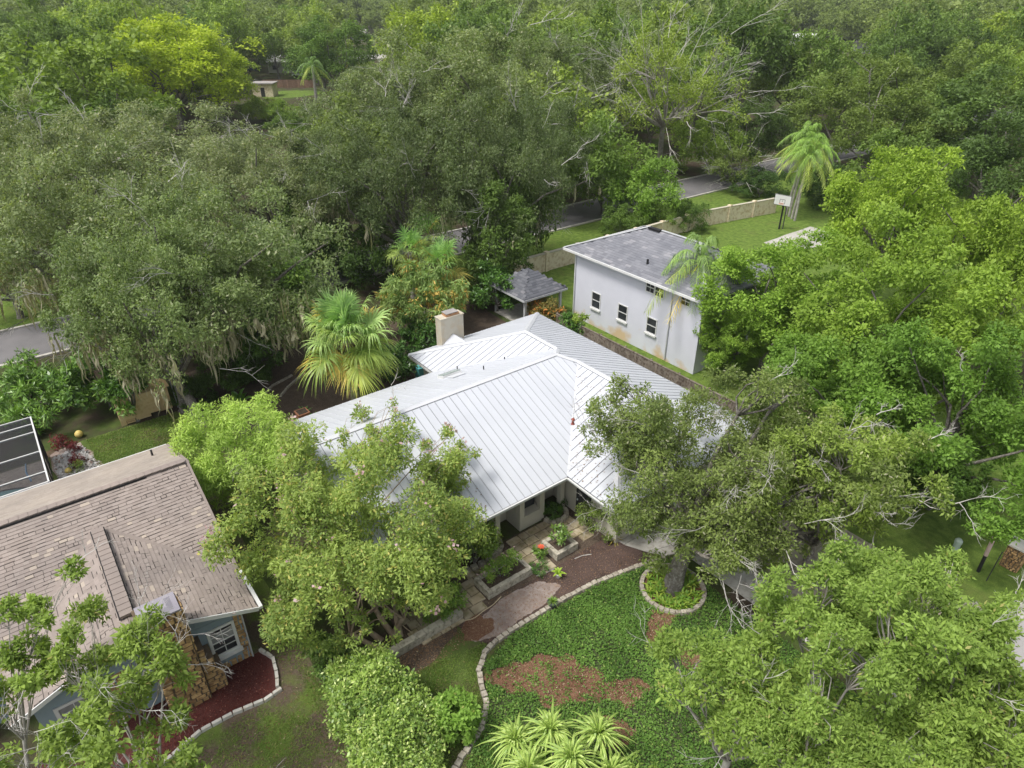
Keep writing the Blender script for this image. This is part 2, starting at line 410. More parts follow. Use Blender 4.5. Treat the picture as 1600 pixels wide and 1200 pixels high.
def wallmat():
    """white render, with rusty sprinkler stains low on the wall"""
    m, nt, p = newmat('white_render')
    v = pos(nt); n1 = noise(nt, 0.9, 4, v); n2 = noise(nt, 30, 2, v)
    c = ramp(nt, n1.outputs['Fac'], [(0.3, (0.585, 0.59, 0.66)), (0.7, (0.63, 0.635, 0.705))]).outputs[0]
    sp = nt.nodes.new('ShaderNodeSeparateXYZ'); nt.links.new(v, sp.inputs[0])
    n3 = noise(nt, 0.55, 3, v)
    k = nt.nodes.new('ShaderNodeMath'); k.operation = 'MULTIPLY_ADD'      # stain height varies along the wall
    nt.links.new(n3.outputs['Fac'], k.inputs[0]); k.inputs[1].default_value = 5.2; k.inputs[2].default_value = -2.05
    d = nt.nodes.new('ShaderNodeMath'); d.operation = 'SUBTRACT'
    nt.links.new(k.outputs[0], d.inputs[0]); nt.links.new(sp.outputs[2], d.inputs[1])
    f = ramp(nt, d.outputs[0], [(0.0, (0, 0, 0)), (0.8, (0.8, 0.8, 0.8))])
    c = mixc(nt, f.outputs[0], c, (0.56, 0.38, 0.17))
    nt.links.new(c, p.inputs['Base Color']); p.inputs['Roughness'].default_value = 0.9
    bump(nt, p, n2.outputs['Fac'], 0.15, 0.01)
    return m
M['white_render'] = wallmat()

def groundmat(name, grass1, grass2, dirt1, dirt2, lo, hi, sc=0.35):
    m, nt, p = newmat(name)
    v = pos(nt)
    n1 = noise(nt, sc, 5, v, 0.65); n2 = noise(nt, 2.2, 5, v); n3 = noise(nt, 38, 3, v); n4 = noise(nt, 11, 4, v, 0.7)
    g = ramp(nt, n2.outputs['Fac'], [(0.3, grass1), (0.7, grass2)]).outputs[0]
    d = ramp(nt, n4.outputs['Fac'], [(0.3, dirt1), (0.7, dirt2)]).outputs[0]
    f = ramp(nt, n1.outputs['Fac'], [(lo, (0, 0, 0)), (hi, (1, 1, 1))])
    c = mixc(nt, f.outputs[0], d, g)
    w = ramp(nt, n3.outputs['Fac'], [(0.25, (0.55, 0.55, 0.5)), (0.75, (1.35, 1.35, 1.3))])
    c = mixc(nt, 1.0, c, w.outputs[0], 'MULTIPLY')
    nt.links.new(c, p.inputs['Base Color']); p.inputs['Roughness'].default_value = 0.95
    p.inputs['Specular IOR Level'].default_value = 0.15
    bump(nt, p, n3.outputs['Fac'], 0.9, 0.05)
    return m
M['forest_floor'] = groundmat('forest_floor', (0.055, 0.085, 0.022), (0.095, 0.135, 0.035), (0.055, 0.042, 0.032), (0.10, 0.075, 0.055), 0.42, 0.60)
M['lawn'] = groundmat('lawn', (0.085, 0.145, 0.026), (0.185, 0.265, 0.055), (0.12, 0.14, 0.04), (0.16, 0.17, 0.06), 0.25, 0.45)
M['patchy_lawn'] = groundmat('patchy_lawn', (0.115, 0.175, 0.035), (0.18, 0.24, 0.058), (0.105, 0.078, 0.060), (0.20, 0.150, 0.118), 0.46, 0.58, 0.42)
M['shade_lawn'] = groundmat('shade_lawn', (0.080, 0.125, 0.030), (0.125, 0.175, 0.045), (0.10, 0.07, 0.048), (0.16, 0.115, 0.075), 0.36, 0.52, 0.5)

# ------------------------------------------------------------------ foliage
def unit(a): return a / np.maximum(np.linalg.norm(a, axis=-1, keepdims=True), 1e-9)
def leaf_quads(rng, C, Rr, G, n, size, aspect=0.42, shell=0.35, droop=0.25, squash=0.85, upn=0.7, outw=0.8, var=0.35, acc=False):
    """n leaves spread through the clumps C (K,3) of radius Rr (K) -> V (n,4,3), T (n,3)"""
    K = len(C); p = Rr ** 2; p = p / p.sum()
    k = rng.choice(K, n, p=p)
    d = rng.normal(size=(n, 3)); d[:, 2] += 0.25; d = unit(d)
    rr = shell + (1 - shell) * rng.random(n) ** 0.7
    P = C[k] + d * (Rr[k] * rr)[:, None] * np.array([1, 1, squash])
    ax = unit(outw * d + 0.75 * rng.normal(size=(n, 3)) + np.array([0, 0, -droop]))
    nn = unit(np.array([0, 0, upn + .35]) + 0.4 * d + 0.5 * rng.normal(size=(n, 3)))
    sd = unit(np.cross(ax, nn)); up = np.cross(sd, ax)
    L = size * (1 + var * rng.normal(size=n)).clip(0.45, 1.9)
    w = (L * aspect * (0.8 + 0.4 * rng.random(n)))[:, None]; L = L[:, None]
    mid = P + ax * L * 0.45 - up * L * 0.06
    V = np.stack([P, mid + sd * w * 0.5, P + ax * L - up * L * 0.10, mid - sd * w * 0.5], 1)
    B = (rng.random(K)[k] * .8 + .2 * rng.random(n)) if acc else rng.random(n)
    T = np.stack([rng.random(n), (G[k] + 0.15 * rng.normal(size=n)).clip(0, 1), B], 1)
    return V, T
def clumps(rng, R, c, n1, f1, n2, f2, low=-0.35, hollow=0.6, lump=0.22, flat=1.0):
    R = np.array(R, float); c = np.array(c, float); mR = R.mean()
    # directions spread evenly, then jittered
    i = np.arange(n1) + 0.5
    z = 1 - (1 - low) * i / n1; th = i * 2.399963 + rng.random() * 6
    d = np.stack([np.sqrt((1 - z * z).clip(0)) * np.cos(th), np.sqrt((1 - z * z).clip(0)) * np.sin(th), z], 1)
    d = unit(d + rng.normal(size=(n1, 3)) * 0.28)
    ph = rng.random(6) * 6.28
    lobe = 1 + lump * (np.sin(2 * th + ph[0]) * 0.5 + np.sin(3 * th + ph[1] + 3 * z) * 0.6 + 0.5 * rng.normal(size=n1))
    C1 = c + d * R * (hollow + (1 - hollow) * rng.random((n1, 1)) ** 0.5) * lobe[:, None]
    r1 = f1 * mR * (0.7 + 0.6 * rng.random(n1))
    ninner = max(2, n1 // 5)                        # a few inside so that the crown has a body
    Ci = c + rng.normal(size=(ninner, 3)) * R * 0.30; ri = f1 * mR * (0.8 + 0.4 * rng.random(ninner))
    A = np.concatenate([C1, Ci]); ra = np.concatenate([r1, ri])
    m = n2
    o = unit(A - c)
    e = rng.normal(size=(len(A), m, 3)) + 0.55 * o[:, None, :] + np.array([0, 0, 0.35]); e = unit(e)
    C2 = A[:, None, :] + e * (ra[:, None, None] * (0.55 + 0.5 * rng.random((len(A), m, 1)))) * np.array([1, 1, flat])
    r2 = f2 * ra[:, None] * (0.55 + 0.75 * rng.random((len(A), m)))
    g1 = rng.random(len(A))
    G = (0.55 * g1[:, None] + 0.45 * rng.random((len(A), m)))
    return A, ra, C2.reshape(-1, 3), r2.reshape(-1), G.reshape(-1)

def limb(mb, a, b, r0, r1, rng, sag=0.12, n=5, k=4):
    a = np.array(a, float); b = np.array(b, float); L = np.linalg.norm(b - a)
    off = rng.normal(size=3) * L * sag; off[2] = abs(off[2]) * 0.7
    pts = []
    for i in range(k + 1):
        t = i / k
        pts.append(a + (b - a) * t + off * math.sin(math.pi * t) + rng.normal(size=3) * L * 0.015 * (0 < i < k))
    mb.tube(pts, [r0 + (r1 - r0) * i / k for i in range(k + 1)], n, cap=False)
    return pts
def twig_fan(mb, rng, p, d, L, r=0.022, depth=3, curl=0.35):
    d = np.array(d, float); d /= np.linalg.norm(d)
    pts = [np.array(p, float)]; q = pts[0]; dd = d.copy(); nseg = 3 if depth > 1 else 2
    for i in range(nseg):
        dd = dd + rng.normal(size=3) * curl * 0.5; dd /= np.linalg.norm(dd)
        q = q + dd * L / nseg; pts.append(q)
    mb.tube(pts, [r * (1 - 0.7 * i / nseg) for i in range(nseg + 1)], 3, cap=False)
    if depth > 1:
        for j in range(3 if depth > 2 else 4):
            t = min(nseg, 1 + j) if depth > 2 else rng.integers(1, nseg + 1)
            e = d * .75 + dd * .5 + rng.normal(size=3) * 0.55
            twig_fan(mb, rng, pts[t], e, L * (0.45 + 0.3 * rng.random()), r * 0.62, depth - 1, curl)

def moss_quads(rng, C, n, L0, L1, w):
    """beards of thin uneven strands"""
    V = []; T = []
    for _ in range(n):
        p = C[rng.integers(len(C))] + rng.normal(size=3) * np.array([0.3, 0.3, 0.1])
        L = rng.uniform(L0, L1) * rng.random() ** .4
        for s in range(rng.integers(3, 8)):
            a = rng.random() * 3.14; sd = np.array([math.cos(a), math.sin(a), 0]) * w * (0.25 + 0.75 * rng.random())
            q = p + rng.normal(size=3) * np.array([0.16, 0.16, 0.15]); l = L * rng.uniform(.25, 1.0); g = rng.random()
            k = 4; pr = q; w0 = .35
            for i in range(k):
                t1 = (i + 1) / k; w1 = (0.3 + 0.7 * math.sin(math.pi * min(1, .2 + .8 * t1))) if i < k - 1 else 0.03
                a1 = q + np.array([0, 0, -l * t1]) + rng.normal(size=3) * .05 * (1 + t1)
                V.append([pr - sd * w0, a1 - sd * w1, a1 + sd * w1, pr + sd * w0]); T.append([rng.random(), g, 0]); pr = a1; w0 = w1
    return np.array(V), np.array(T)

def tree_set(seed, R, zc, nleaf, size, leaf, n1=26, f1=0.30, n2=9, f2=0.50, aspect=0.42, low=-0.35, hollow=0.6, lump=0.22,
             trunk_r=0.25, fork=0.35, nlimb=14, lean=(0, 0), bark='bark', dead=0, dead_L=1.2, moss=0, moss_L=(0.8, 2.2), droop=0.25,
             twig=True, squash=0.85, shell=0.35, flat=1.0, dead_low=False, petals=0, base=(0, 0), stems=1, dead_r=0.022, dead_dir=None, upn=0.7, extra=None, dead_depth=3, dead_up=0.1, fork_lean=0.55, curl=0.35):
    """one kind of tree: meshes for crown, trunk (with limbs), dead twigs, moss, blossoms"""
    rng = np.random.default_rng(seed)
    A, ra, C2, r2, G = clumps(rng, R, (lean[0], lean[1], zc), n1, f1, n2, f2, low, hollow, lump, flat)
    if extra is not None:
        for ex in extra:
            a_, ra_, c_, r_, g_ = clumps(rng, ex[3:6], ex[0:3], ex[6], f1, n2, f2, low, hollow, lump, flat)
            A = np.concatenate([A, a_]); ra = np.concatenate([ra, ra_]); C2 = np.concatenate([C2, c_]); r2 = np.concatenate([r2, r_]); G = np.concatenate([G, g_])
    V, T = leaf_quads(rng, C2, r2, G, nleaf, size, aspect, shell, droop, squash, upn, acc=(leaf == 'mango_leaf'))
    V[:, :, 2] = np.maximum(V[:, :, 2], 0.05)
    out = {'crown': cards('crown', V, T, M[leaf])}
    mb = MB(); fz = zc * fork
    for s in range(stems):
        off = np.array([0, 0, 0.0]) if stems == 1 else np.array([rng.normal() * 0.3, rng.normal() * 0.3, 0])
        top = np.array([lean[0] * fork_lean, lean[1] * fork_lean, fz]) + (0 if stems == 1 else 1) * np.append(rng.normal(size=2) * 0.7, rng.normal() * 0.2)
        b0 = np.array([base[0], base[1], -0.1]) + off
        r_ = trunk_r if stems == 1 else trunk_r * 0.5
        mid1 = b0 * 0.6 + top * 0.4 + rng.normal(size=3) * np.array([1, 1, 0]) * 0.04 * zc * 0.3
        mb.tube([b0, b0 * 0.93 + top * 0.07, mid1, top], [r_ * 1.55, r_ * 1.08, r_ * 0.92, r_ * 0.78], 9, cap=False)
        ids = rng.permutation(len(A))[:max(4, nlimb // stems)]
        for i in ids:
            end = A[i]
            pts = limb(mb, top - np.array([0, 0, 0.15]), end, r_ * 0.40, r_ * 0.10, rng, 0.10)
            if twig:
                sub = np.where(np.linalg.norm(C2 - end, axis=1) < ra[i] * 1.2)[0]
                for j in sub[:6]:
                    limb(mb, pts[3], C2[j], r_ * 0.14, r_ * 0.04, rng, 0.15, 3, 3)
    out['trunk'] = mb.mesh('trunk', M[bark], True)
    if dead:
        mb = MB()
        cand = rng.permutation(len(A))
        cnt = 0
        for i in cand:
            o = A[i] - np.array([lean[0], lean[1], zc]); o = o / max(np.linalg.norm(o), 1e-6)
            if dead_dir is not None and o.dot(np.array(dead_dir)) < 0.1: continue
            p = A[i] + o * ra[i] * (0.75 + 0.4 * rng.random())
            twig_fan(mb, rng, p, o + rng.normal(size=3) * 0.4 + np.array([0, 0, dead_up]), dead_L * (0.7 + 0.6 * rng.random()), dead_r, dead_depth, curl)
            cnt += 1
            if cnt >= dead: break
        if mb.v: out['dead_branches'] = mb.mesh('dead_branches', M['dead_wood'])
    if moss:
        hr = np.hypot(C2[:, 0] - lean[0], C2[:, 1] - lean[1])
        lowc = C2[(C2[:, 2] < zc - R[2] * 0.05) & (hr > R[0] * .55)]
        if len(lowc) < 3: lowc = C2
        V, T = moss_quads(rng, lowc, moss, moss_L[0], moss_L[1], 0.11)
        out['hanging_moss'] = cards('hanging_moss', V, T, M['moss'])
    if petals:
        ids = np.argsort(-C2[:, 2] + rng.normal(size=len(C2)) * R[2] * 1.2)[:max(8, petals // 6)]
        V, T = leaf_quads(rng, C2[ids] + unit(C2[ids] - np.array([0, 0, zc])) * r2[ids][:, None] * 1.15, np.full(len(ids), 0.14), rng.random(len(ids)), petals, 0.115, 0.8, 0.1, 0, 1, 0.5)
        out['blossoms'] = cards('blossoms', V, T, M['petal'])
    return out

def put_tree(name, label, cat, meshes, loc, rz=0.0, sc=(1, 1, 1), color=(1, 1, 1), group=None):
    t = thing(name, label, cat, loc, rz, group); t.scale = sc
    for k, me in meshes.items():
        o = link(k, me, None, t)
        if k in ('dead_branches', 'hanging_moss', 'blossoms'): o['kind'] = 'stuff'
        if k == 'crown': o.color = (color[0], color[1], color[2], 1)
    return t

# palms ---------------------------------------------------------------
def fan_frond(seed, pitch, Lp, Lb, nleaf=26, droop=0.6, w=0.045):
    rng = np.random.default_rng(seed); V = []; T = []
    c, s = math.cos(pitch), math.sin(pitch)
    e = np.array([c, 0, s]); u = np.array([-s, 0, c]); y = np.array([0, 1.0, 0])
    def costa(t):                                   # petiole and midrib, arching over
        return e * (Lp + Lb * .45) * t + np.array([0, 0, -0.16 * (Lp + Lb * .45) * t ** 2.5])
    tb = Lp / (Lp + Lb * .45)
    for j in range(4):
        a, b_ = costa(j / 4), costa((j + 1) / 4); k0 = .03 * (1 - j * .2)
        V.append([a - y * k0, b_ - y * k0 * .8, b_ + y * k0 * .8, a + y * k0]); T.append([.8, .8, 0])
    g = rng.random()
    for i in range(nleaf):
        f = i / (nleaf - 1) * 2 - 1
        a = f * math.radians(118) + rng.normal() * 0.05
        tip = costa(tb + (1 - tb) * (1 - abs(f)) * .9)
        L = Lb * (0.62 + 0.30 * math.cos(a * 0.7)) * (0.85 + 0.3 * rng.random())
        dr = e * math.cos(a) + y * math.sin(a) + u * (0.22 - 0.1 * math.cos(a) + rng.normal() * .05)
        dr /= np.linalg.norm(dr)
        sd = np.cross(dr, u); sd /= np.linalg.norm(sd)
        k = 5; pr = tip; ww = [w * .5, w * 1.1, w * 1.05, w * .75, w * .4, w * .05]
        tt = [rng.random(), np.clip(g + rng.normal() * .25, 0, 1), 0]; dk = droop * (0.55 + 0.9 * rng.random()); tw = rng.normal() * .5
        for j in range(k):
            t = (j + 1) / k
            q = tip + dr * L * (t - .18 * dk * t ** 3) + np.array([0, 0, -dk * L * t ** 2.6])
            sj = sd + u * tw * t
            V.append([pr - sd * ww[j], q - sj * ww[j + 1], q + sj * ww[j + 1], pr + sd * ww[j]]); T.append(tt); pr = q
    return cards('frond', np.array(V), np.array(T), M['palm_leaf'])
def feather_frond(seed, pitch, L, nleaf=44, arch=0.55, Ll=0.55, w=0.022, hang=0.8):
    rng = np.random.default_rng(seed); V = []; T = []
    def R(t):
        x = L * t * math.cos(pitch) * (1 - 0.12 * t); z = L * t * math.sin(pitch) - arch * L * t ** 2.2
        return np.array([x, 0, z])
    k = 8
    for j in range(k):
        a, b = R(j / k), R((j + 1) / k); y = np.array([0, 1.0, 0]) * 0.03 * (1 - j / k * .8)
        V.append([a - y, b - y * .85, b + y * .85, a + y]); T.append([.9, .9, 0])
    for i in range(nleaf):
        t = 0.14 + 0.86 * i / nleaf
        p = R(t); tg = unit(R(min(t + .03, 1.03)) - R(t - .03))
        for s in (-1, 1):
            l = Ll * (0.45 + 0.55 * math.sin(math.pi * (0.12 + 0.8 * t))) * (0.85 + 0.3 * rng.random())
            d = unit(np.array([0, s, 0]) * 0.85 + tg * 0.6 + rng.normal(size=3) * 0.16)
            q = p + d * l * 0.5 + np.array([0, 0, -0.10 * l * hang]); r = p + d * l * 0.9 + np.array([0, 0, -0.5 * l * hang])
            sd = unit(np.cross(d, np.array([0, 0, 1.0]))) * w
            tt = [rng.random(), rng.random(), 0]
            V.append([p - sd * .6, q - sd, q + sd, p + sd * .6]); T.append(tt)
            V.append([q - sd, r - sd * .1, r + sd * .1, q + sd]); T.append(tt)
    return cards('frond', np.array(V), np.array(T), M['palm_leaf'])
def palm_trunk(mb, h, r0, r1, lean=(0, 0), rings=10, rough=0.03, rng=None):
    rng = rng or np.random.default_rng(1); pts = []; rad = []
    for i in range(rings * 2 + 1):
        t = i / (rings * 2)
        pts.append((lean[0] * t ** 1.4, lean[1] * t ** 1.4, h * t)); rad.append((r0 + (r1 - r0) * t) * (1 + (rough if i % 2 else -rough)))
    mb.tube(pts, rad, 10)
def rosette(name, label, cat, leafme, n, loc, p0, p1, rng, sc=1.0, color=(1, 1, 1), group=None, parent=None, start=(0, 0, 0), z0=0.0):
    """leaves (each an object) round a centre; leafme is a list of leaf meshes by rising pitch"""
    t = parent if parent is not None else thing(name, label, cat, loc, 0, group)
    for i in range(n):
        k = int(len(leafme) * (i + 0.5) / n)
        o = link('leaf' if parent is not None or cat != 'palm' else 'frond', leafme[k], None, t)
        o.location = (start[0], start[1], start[2] + z0 * i / n)
        o.rotation_euler = (rng.normal() * 0.08, rng.normal() * 0.08, i * 2.399963 + rng.normal() * 0.2)
        s = sc * rng.uniform(0.85, 1.12); o.scale = (s, s, s)
        o.color = (color[0], color[1], color[2], 1)
    return t
def strap_mesh(seed, pitch, L, w, droop, mat, seg=5, name='leaf', stripe=True):
    rng = np.random.default_rng(seed); V = []; T = []
    y = np.array([0, 1.0, 0]); pr = None
    for j in range(seg + 1):
        t = j / seg
        p = np.array([L * t * math.cos(pitch), 0, L * t * math.sin(pitch) - droop * L * t ** 2.3])
        ww = w * (0.55 + 1.0 * math.sin(math.pi * min(1, t * 0.8 + .15))) * (1 - t ** 4) * 0.7 + 0.002
        if pr is not None:
            p0, w0 = pr; lift = np.array([0, 0, 0.35])
            g = rng.random() * .4
            V.append([p0 - y * w0 + lift * w0, p - y * ww + lift * ww, p, p0]); T.append([g + .1, g, 0])
            V.append([p0, p, p + y * ww + lift * ww, p0 + y * w0 + lift * w0]); T.append([min(1, g + (.6 if stripe else .15)), g + (.5 if stripe else .1), 0])
        pr = (p, ww)
    return cards(name, np.array(V), np.array(T), M[mat])
def bush(seed, R, zc, nleaf, size, leaf, n1=14, f1=0.38, n2=8, f2=0.5, aspect=0.45, **k):
    d = dict(low=-0.6, trunk_r=0.07, fork=0.25, nlimb=8, twig=False); d.update(k)
    return tree_set(seed, R, zc, nleaf, size, leaf, n1, f1, n2, f2, aspect, **d)

# ------------------------------------------------------------------ the ground and the streets
def sheet(name, pts, z, mat, kind='structure'):
    mb = MB(); mb.poly([(p[0], p[1], z) for p in pts])
    o = mb.build(name, mat); return tag(o, kind=kind)
def rect(x0, x1, y0, y1): return [(x0, y0), (x1, y0), (x1, y1), (x0, y1)]
def blob(cx, cy, rx, ry, rz=0.0, n=40, jag=0.12, seed=1):
    rng = random.Random(seed); ph = [rng.random() * 6.28 for _ in range(4)]; out = []
    for i in range(n):
        a = 2 * math.pi * i / n
        r = 1 + jag * (math.sin(2 * a + ph[0]) + math.sin(3 * a + ph[1]) * .8 + math.sin(7 * a + ph[2]) * .5) + rng.uniform(-1, 1) * jag * .35
        x, y = rx * r * math.cos(a), ry * r * math.sin(a)
        out.append((cx + x * math.cos(rz) - y * math.sin(rz), cy + x * math.sin(rz) + y * math.cos(rz)))
    return out
def jag(pts, amp, seed=1, sub=4):
    """rough edge for a bed's outline"""
    rng = random.Random(seed); out = []
    for i, p in enumerate(pts):
        q = pts[(i + 1) % len(pts)]
        for k in range(sub):
            t = k / sub; j = amp if k else 0
            out.append((p[0] + (q[0] - p[0]) * t + rng.uniform(-j, j), p[1] + (q[1] - p[1]) * t + rng.uniform(-j, j)))
    return out
sheet('ground', rect(-2200, 300, -900, 2200), 0, M['forest_floor'])
tag(MB().bb(-27.4, -21.0, -260, 320, -0.2, 0.004).build('street', M['asphalt']), kind='structure')
for x0 in (-21.0, -27.7):
    tag(MB().bb(x0, x0 + 0.3, -260, 320, -0.2, 0.13).build('kerb', M['concrete']), kind='structure')
sheet('lawn', rect(-20.7, -12.3, 3, 75), 0.006, M['lawn'])
sheet('lawn', rect(-12.3, 16, 2.3, 75), 0.006, M['lawn'])
sheet('lawn', rect(-52, -27.7, -50, -24), 0.006, M['lawn'])
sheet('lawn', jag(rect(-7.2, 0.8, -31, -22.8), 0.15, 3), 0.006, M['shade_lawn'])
sheet('garden_soil', jag(rect(-12, 2.2, -22.8, 1.0), 0.2, 4), 0.004, M['soil'])
sheet('lawn', jag([(14, -45), (31.2, -45), (31.2, -24.5), (23, -24.3), (10, -24.2), (1, -24.0), (1, -26), (13.8, -26)], 0.12, 5), 0.006, M['patchy_lawn'])
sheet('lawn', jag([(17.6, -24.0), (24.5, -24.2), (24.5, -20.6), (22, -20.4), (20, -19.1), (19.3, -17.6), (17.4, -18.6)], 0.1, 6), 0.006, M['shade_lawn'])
sheet('lawn', rect(19, 31.3, -2.0, 20), 0.006, M['lawn'])
sheet('mulch_bed', jag([(17.0, -24.0), (18.3, -23.6), (18.6, -20.6), (17.9, -18.9), (17.2, -18.4), (16.8, -21)], 0.12, 8), 0.010, M['soil'])
sheet('garden_path', jag([(17.2, -18.9), (19.15, -18.3), (19.25, -12.4), (20.1, -9.3), (18.8, -9.4), (17.1, -10.6)], 0.05, 9), 0.012, M['dark_mulch'])
sheet('garden_path', jag(blob(18.35, -16.2, 0.78, 2.15, 0.0, 40, 0.12, 5), 0.03, 3), 0.016, M['sand'])
sheet('garden_path', blob(18.2, -18.1, 0.55, 0.8, 0.4, 40, 0.15, 8), 0.017, M['rust_mulch'])
# planted island in front: base of soil under the ground cover, then bare mulch patches
ISL = [(19.42, -17.2), (19.6, -12.6), (20.4, -8.7), (31.2, -8.5), (31.2, -23), (23.9, -23.4), (22.5, -21.3), (21.25, -19.7), (19.95, -18.95)]
sheet('planting_soil', jag(ISL, 0.05, 10), 0.010, M['cover_soil'])
MUL = [blob(21.5, -17.6, 1.55, 0.95, 0.9, 60, 0.16, 21), blob(22.5, -16.8, 1.35, 1.1, 0.3, 60, 0.18, 22), blob(24.1, -15.3, 0.85, 0.55, 0.8, 48, 0.18, 23),
       blob(22.7, -11.9, 0.55, 0.9, 0.3, 40, 0.2, 24), blob(24.6, -12.2, 0.7, 0.5, 0.0, 40, 0.2, 25), blob(25.0, -16.9, 0.8, 0.5, 0.9, 40, 0.2, 26)]
for i, b in enumerate(MUL):
    sheet('mulch_bed', b, 0.014 + 0.001 * i, M['rust_mulch'])
# driveway of cast slabs
dv = thing('driveway', 'pale concrete driveway slabs running from garage to front street', 'driveway', (18.9, -4.9, 0)); dv['kind'] = 'structure'; del dv['category']; del dv['label']
xs = [18.9, 21.6, 24.3, 27.0, 29.7, 31.3]
for i in range(len(xs) - 1):
    for (ya, yb) in ((-7.9, -6.3), (-6.3, -3.3), (-3.3, -0.3)):
        MB().bb(xs[i] + .012, xs[i + 1] - .012, ya + .012, yb - .012, -0.05, 0.05).build('slab', M['concrete' if ya < -7 else 'old_concrete'], dv, True)
wk = thing('front_walk', 'x', 'x', (18, -9, 0)); wk['kind'] = 'structure'; del wk['category']; del wk['label']
walk = [[(15.9, -9.9), (17.3, -9.9), (17.3, -8.6), (15.9, -8.6)], [(17.33, -9.9), (18.5, -9.7), (18.5, -8.2), (17.33, -8.6)],
        [(18.53, -9.7), (19.5, -9.2), (19.9, -7.95), (18.53, -7.95)], [(19.53, -9.18), (20.2, -8.75), (20.5, -7.95), (19.93, -7.95)]]
for w in walk: MB().prism(w, -0.05, 0.045).build('slab', M['concrete'], wk, True)
tag(MB().bb(31.9, 41.5, -200, 240, -0.2, 0.004).build('street', M['street_front']), kind='structure')
tag(MB().bb(31.3, 31.9, -200, 240, -0.2, 0.12).build('kerb', M['concrete']), kind='structure')

# ------------------------------------------------------------------ metal roofed house
def clip(poly, ax, lo, hi):
    for sgn, lim in ((1, lo), (-1, hi)):
        out = []
        for i, p in enumerate(poly):
            q = poly[(i + 1) % len(poly)]
            dp = sgn * (p[ax] - lim); dq = sgn * (q[ax] - lim)
            if dp >= 0: out.append(p)
            if (dp > 0 > dq) or (dp < 0 < dq):
                t = dp / (dp - dq); out.append((p[0] + (q[0] - p[0]) * t, p[1] + (q[1] - p[1]) * t))
        poly = out
        if len(poly) < 3: return []
    return poly
K = 0.396; ZE = 2.9
house = thing('metal_roof_house', 'cream one storey house under a pale standing seam metal roof', 'house', (9, -9, 0))
PL = [  # outline in plan, height, which axis the panels are cut across
    ([(0, 0), (18.9, 0), (13.45, -5.45), (10.2, -5.45), (9.25, -6.3), (8.25, -5.3), (5.3, -5.3)], lambda x, y: ZE - K * y, 0),
    ([(0, -10.6), (0, 0), (5.3, -5.3)], lambda x, y: ZE + K * x, 1),
    ([(0, -10.6), (5.3, -5.3), (8.25, -5.3), (2.95, -10.6)], lambda x, y: ZE + K * (y + 10.6), 0),
    ([(2.95, -20.9), (2.95, -10.6), (8.25, -5.3), (9.25, -6.3), (9.25, -20.9)], lambda x, y: ZE + K * (x - 2.95), 1),
    ([(9.25, -20.9), (9.25, -6.3), (10.2, -5.45), (15.6, -10.9), (15.6, -20.9)], lambda x, y: ZE + K * (15.55 - x), 1),
    ([(10.2, -5.45), (13.45, -5.45), (18.9, -10.9), (15.6, -10.9)], lambda x, y: ZE + K * (y + 10.9), 0),
    ([(18.9, -10.9), (13.45, -5.45), (18.9, 0)], lambda x, y: ZE + K * (18.9 - x), 1)]
deck = MB(); rngp = random.Random(4)
for poly, zf, ax in PL:
    deck.slab([(p[0], p[1], zf(*p) - 0.015) for p in poly], 0.06)
    lo = min(p[ax] for p in poly); hi = max(p[ax] for p in poly); w = 0.43
    n = int(math.ceil((hi - lo) / w)); off = 0.1
    for i in range(-1, n + 1):
        a = lo + off + i * w; b = a + w
        c = clip(poly, ax, a + 0.013, b - 0.013)
        if len(c) < 3: continue
        area = abs(sum(c[k][0] * c[(k + 1) % len(c)][1] - c[(k + 1) % len(c)][0] * c[k][1] for k in range(len(c)))) / 2
        if area < 0.02: continue
        lift = rngp.uniform(0, 0.004)
        if sum(c[k][0] * c[(k + 1) % len(c)][1] - c[(k + 1) % len(c)][0] * c[k][1] for k in range(len(c))) < 0: c = c[::-1]
        mb = MB().slab([(p[0], p[1], zf(*p) + 0.022 + lift) for p in c], 0.02)
        e = clip(poly, ax, b - 0.056, b - 0.020)                     # the raised seam
        if len(e) >= 3:
            o = 1 - ax; v = [p[o] for p in e]; m0 = [0, 0]; m1 = [0, 0]
            m0[ax] = m1[ax] = b - 0.036; m0[o] = min(v); m1[o] = max(v)
            if m1[o] - m0[o] > 0.1:
                mb.bar((m0[0], m0[1], zf(*m0) + 0.030), (m1[0], m1[1], zf(*m1) + 0.030), 0.026, 0.022)
        mb.build('roof_panel', M['metal_roof'], house, True)
deck.build('roof_deck', M['underlay'], house, True)
def cap(a, b, w=0.17, h=0.075):
    """folded metal cap along a ridge or hip"""
    a = Vector(a); b = Vector(b); d = (b - a).normalized(); s = d.cross(Vector((0, 0, 1))).normalized()
    mb = MB(); up = Vector((0, 0, h)); dn = Vector((0, 0, h - w * 0.42))
    for sg in (1, -1):
        q = [a + up, b + up, b + s * sg * w + dn, a + s * sg * w + dn]
        if sg > 0: q = q[::-1]
        mb.poly(q); mb.poly([q[0], q[1], q[1] - Vector((0, 0, .03)), q[0] - Vector((0, 0, .03))])
        e = [a + s * sg * w + dn, b + s * sg * w + dn]
        mb.poly([e[0], e[1], e[1] - Vector((0, 0, .05)), e[0] - Vector((0, 0, .05))])
    return mb
zr1 = ZE + K * 5.3; zr2 = ZE + K * 6.3; zr3 = ZE + K * 5.45
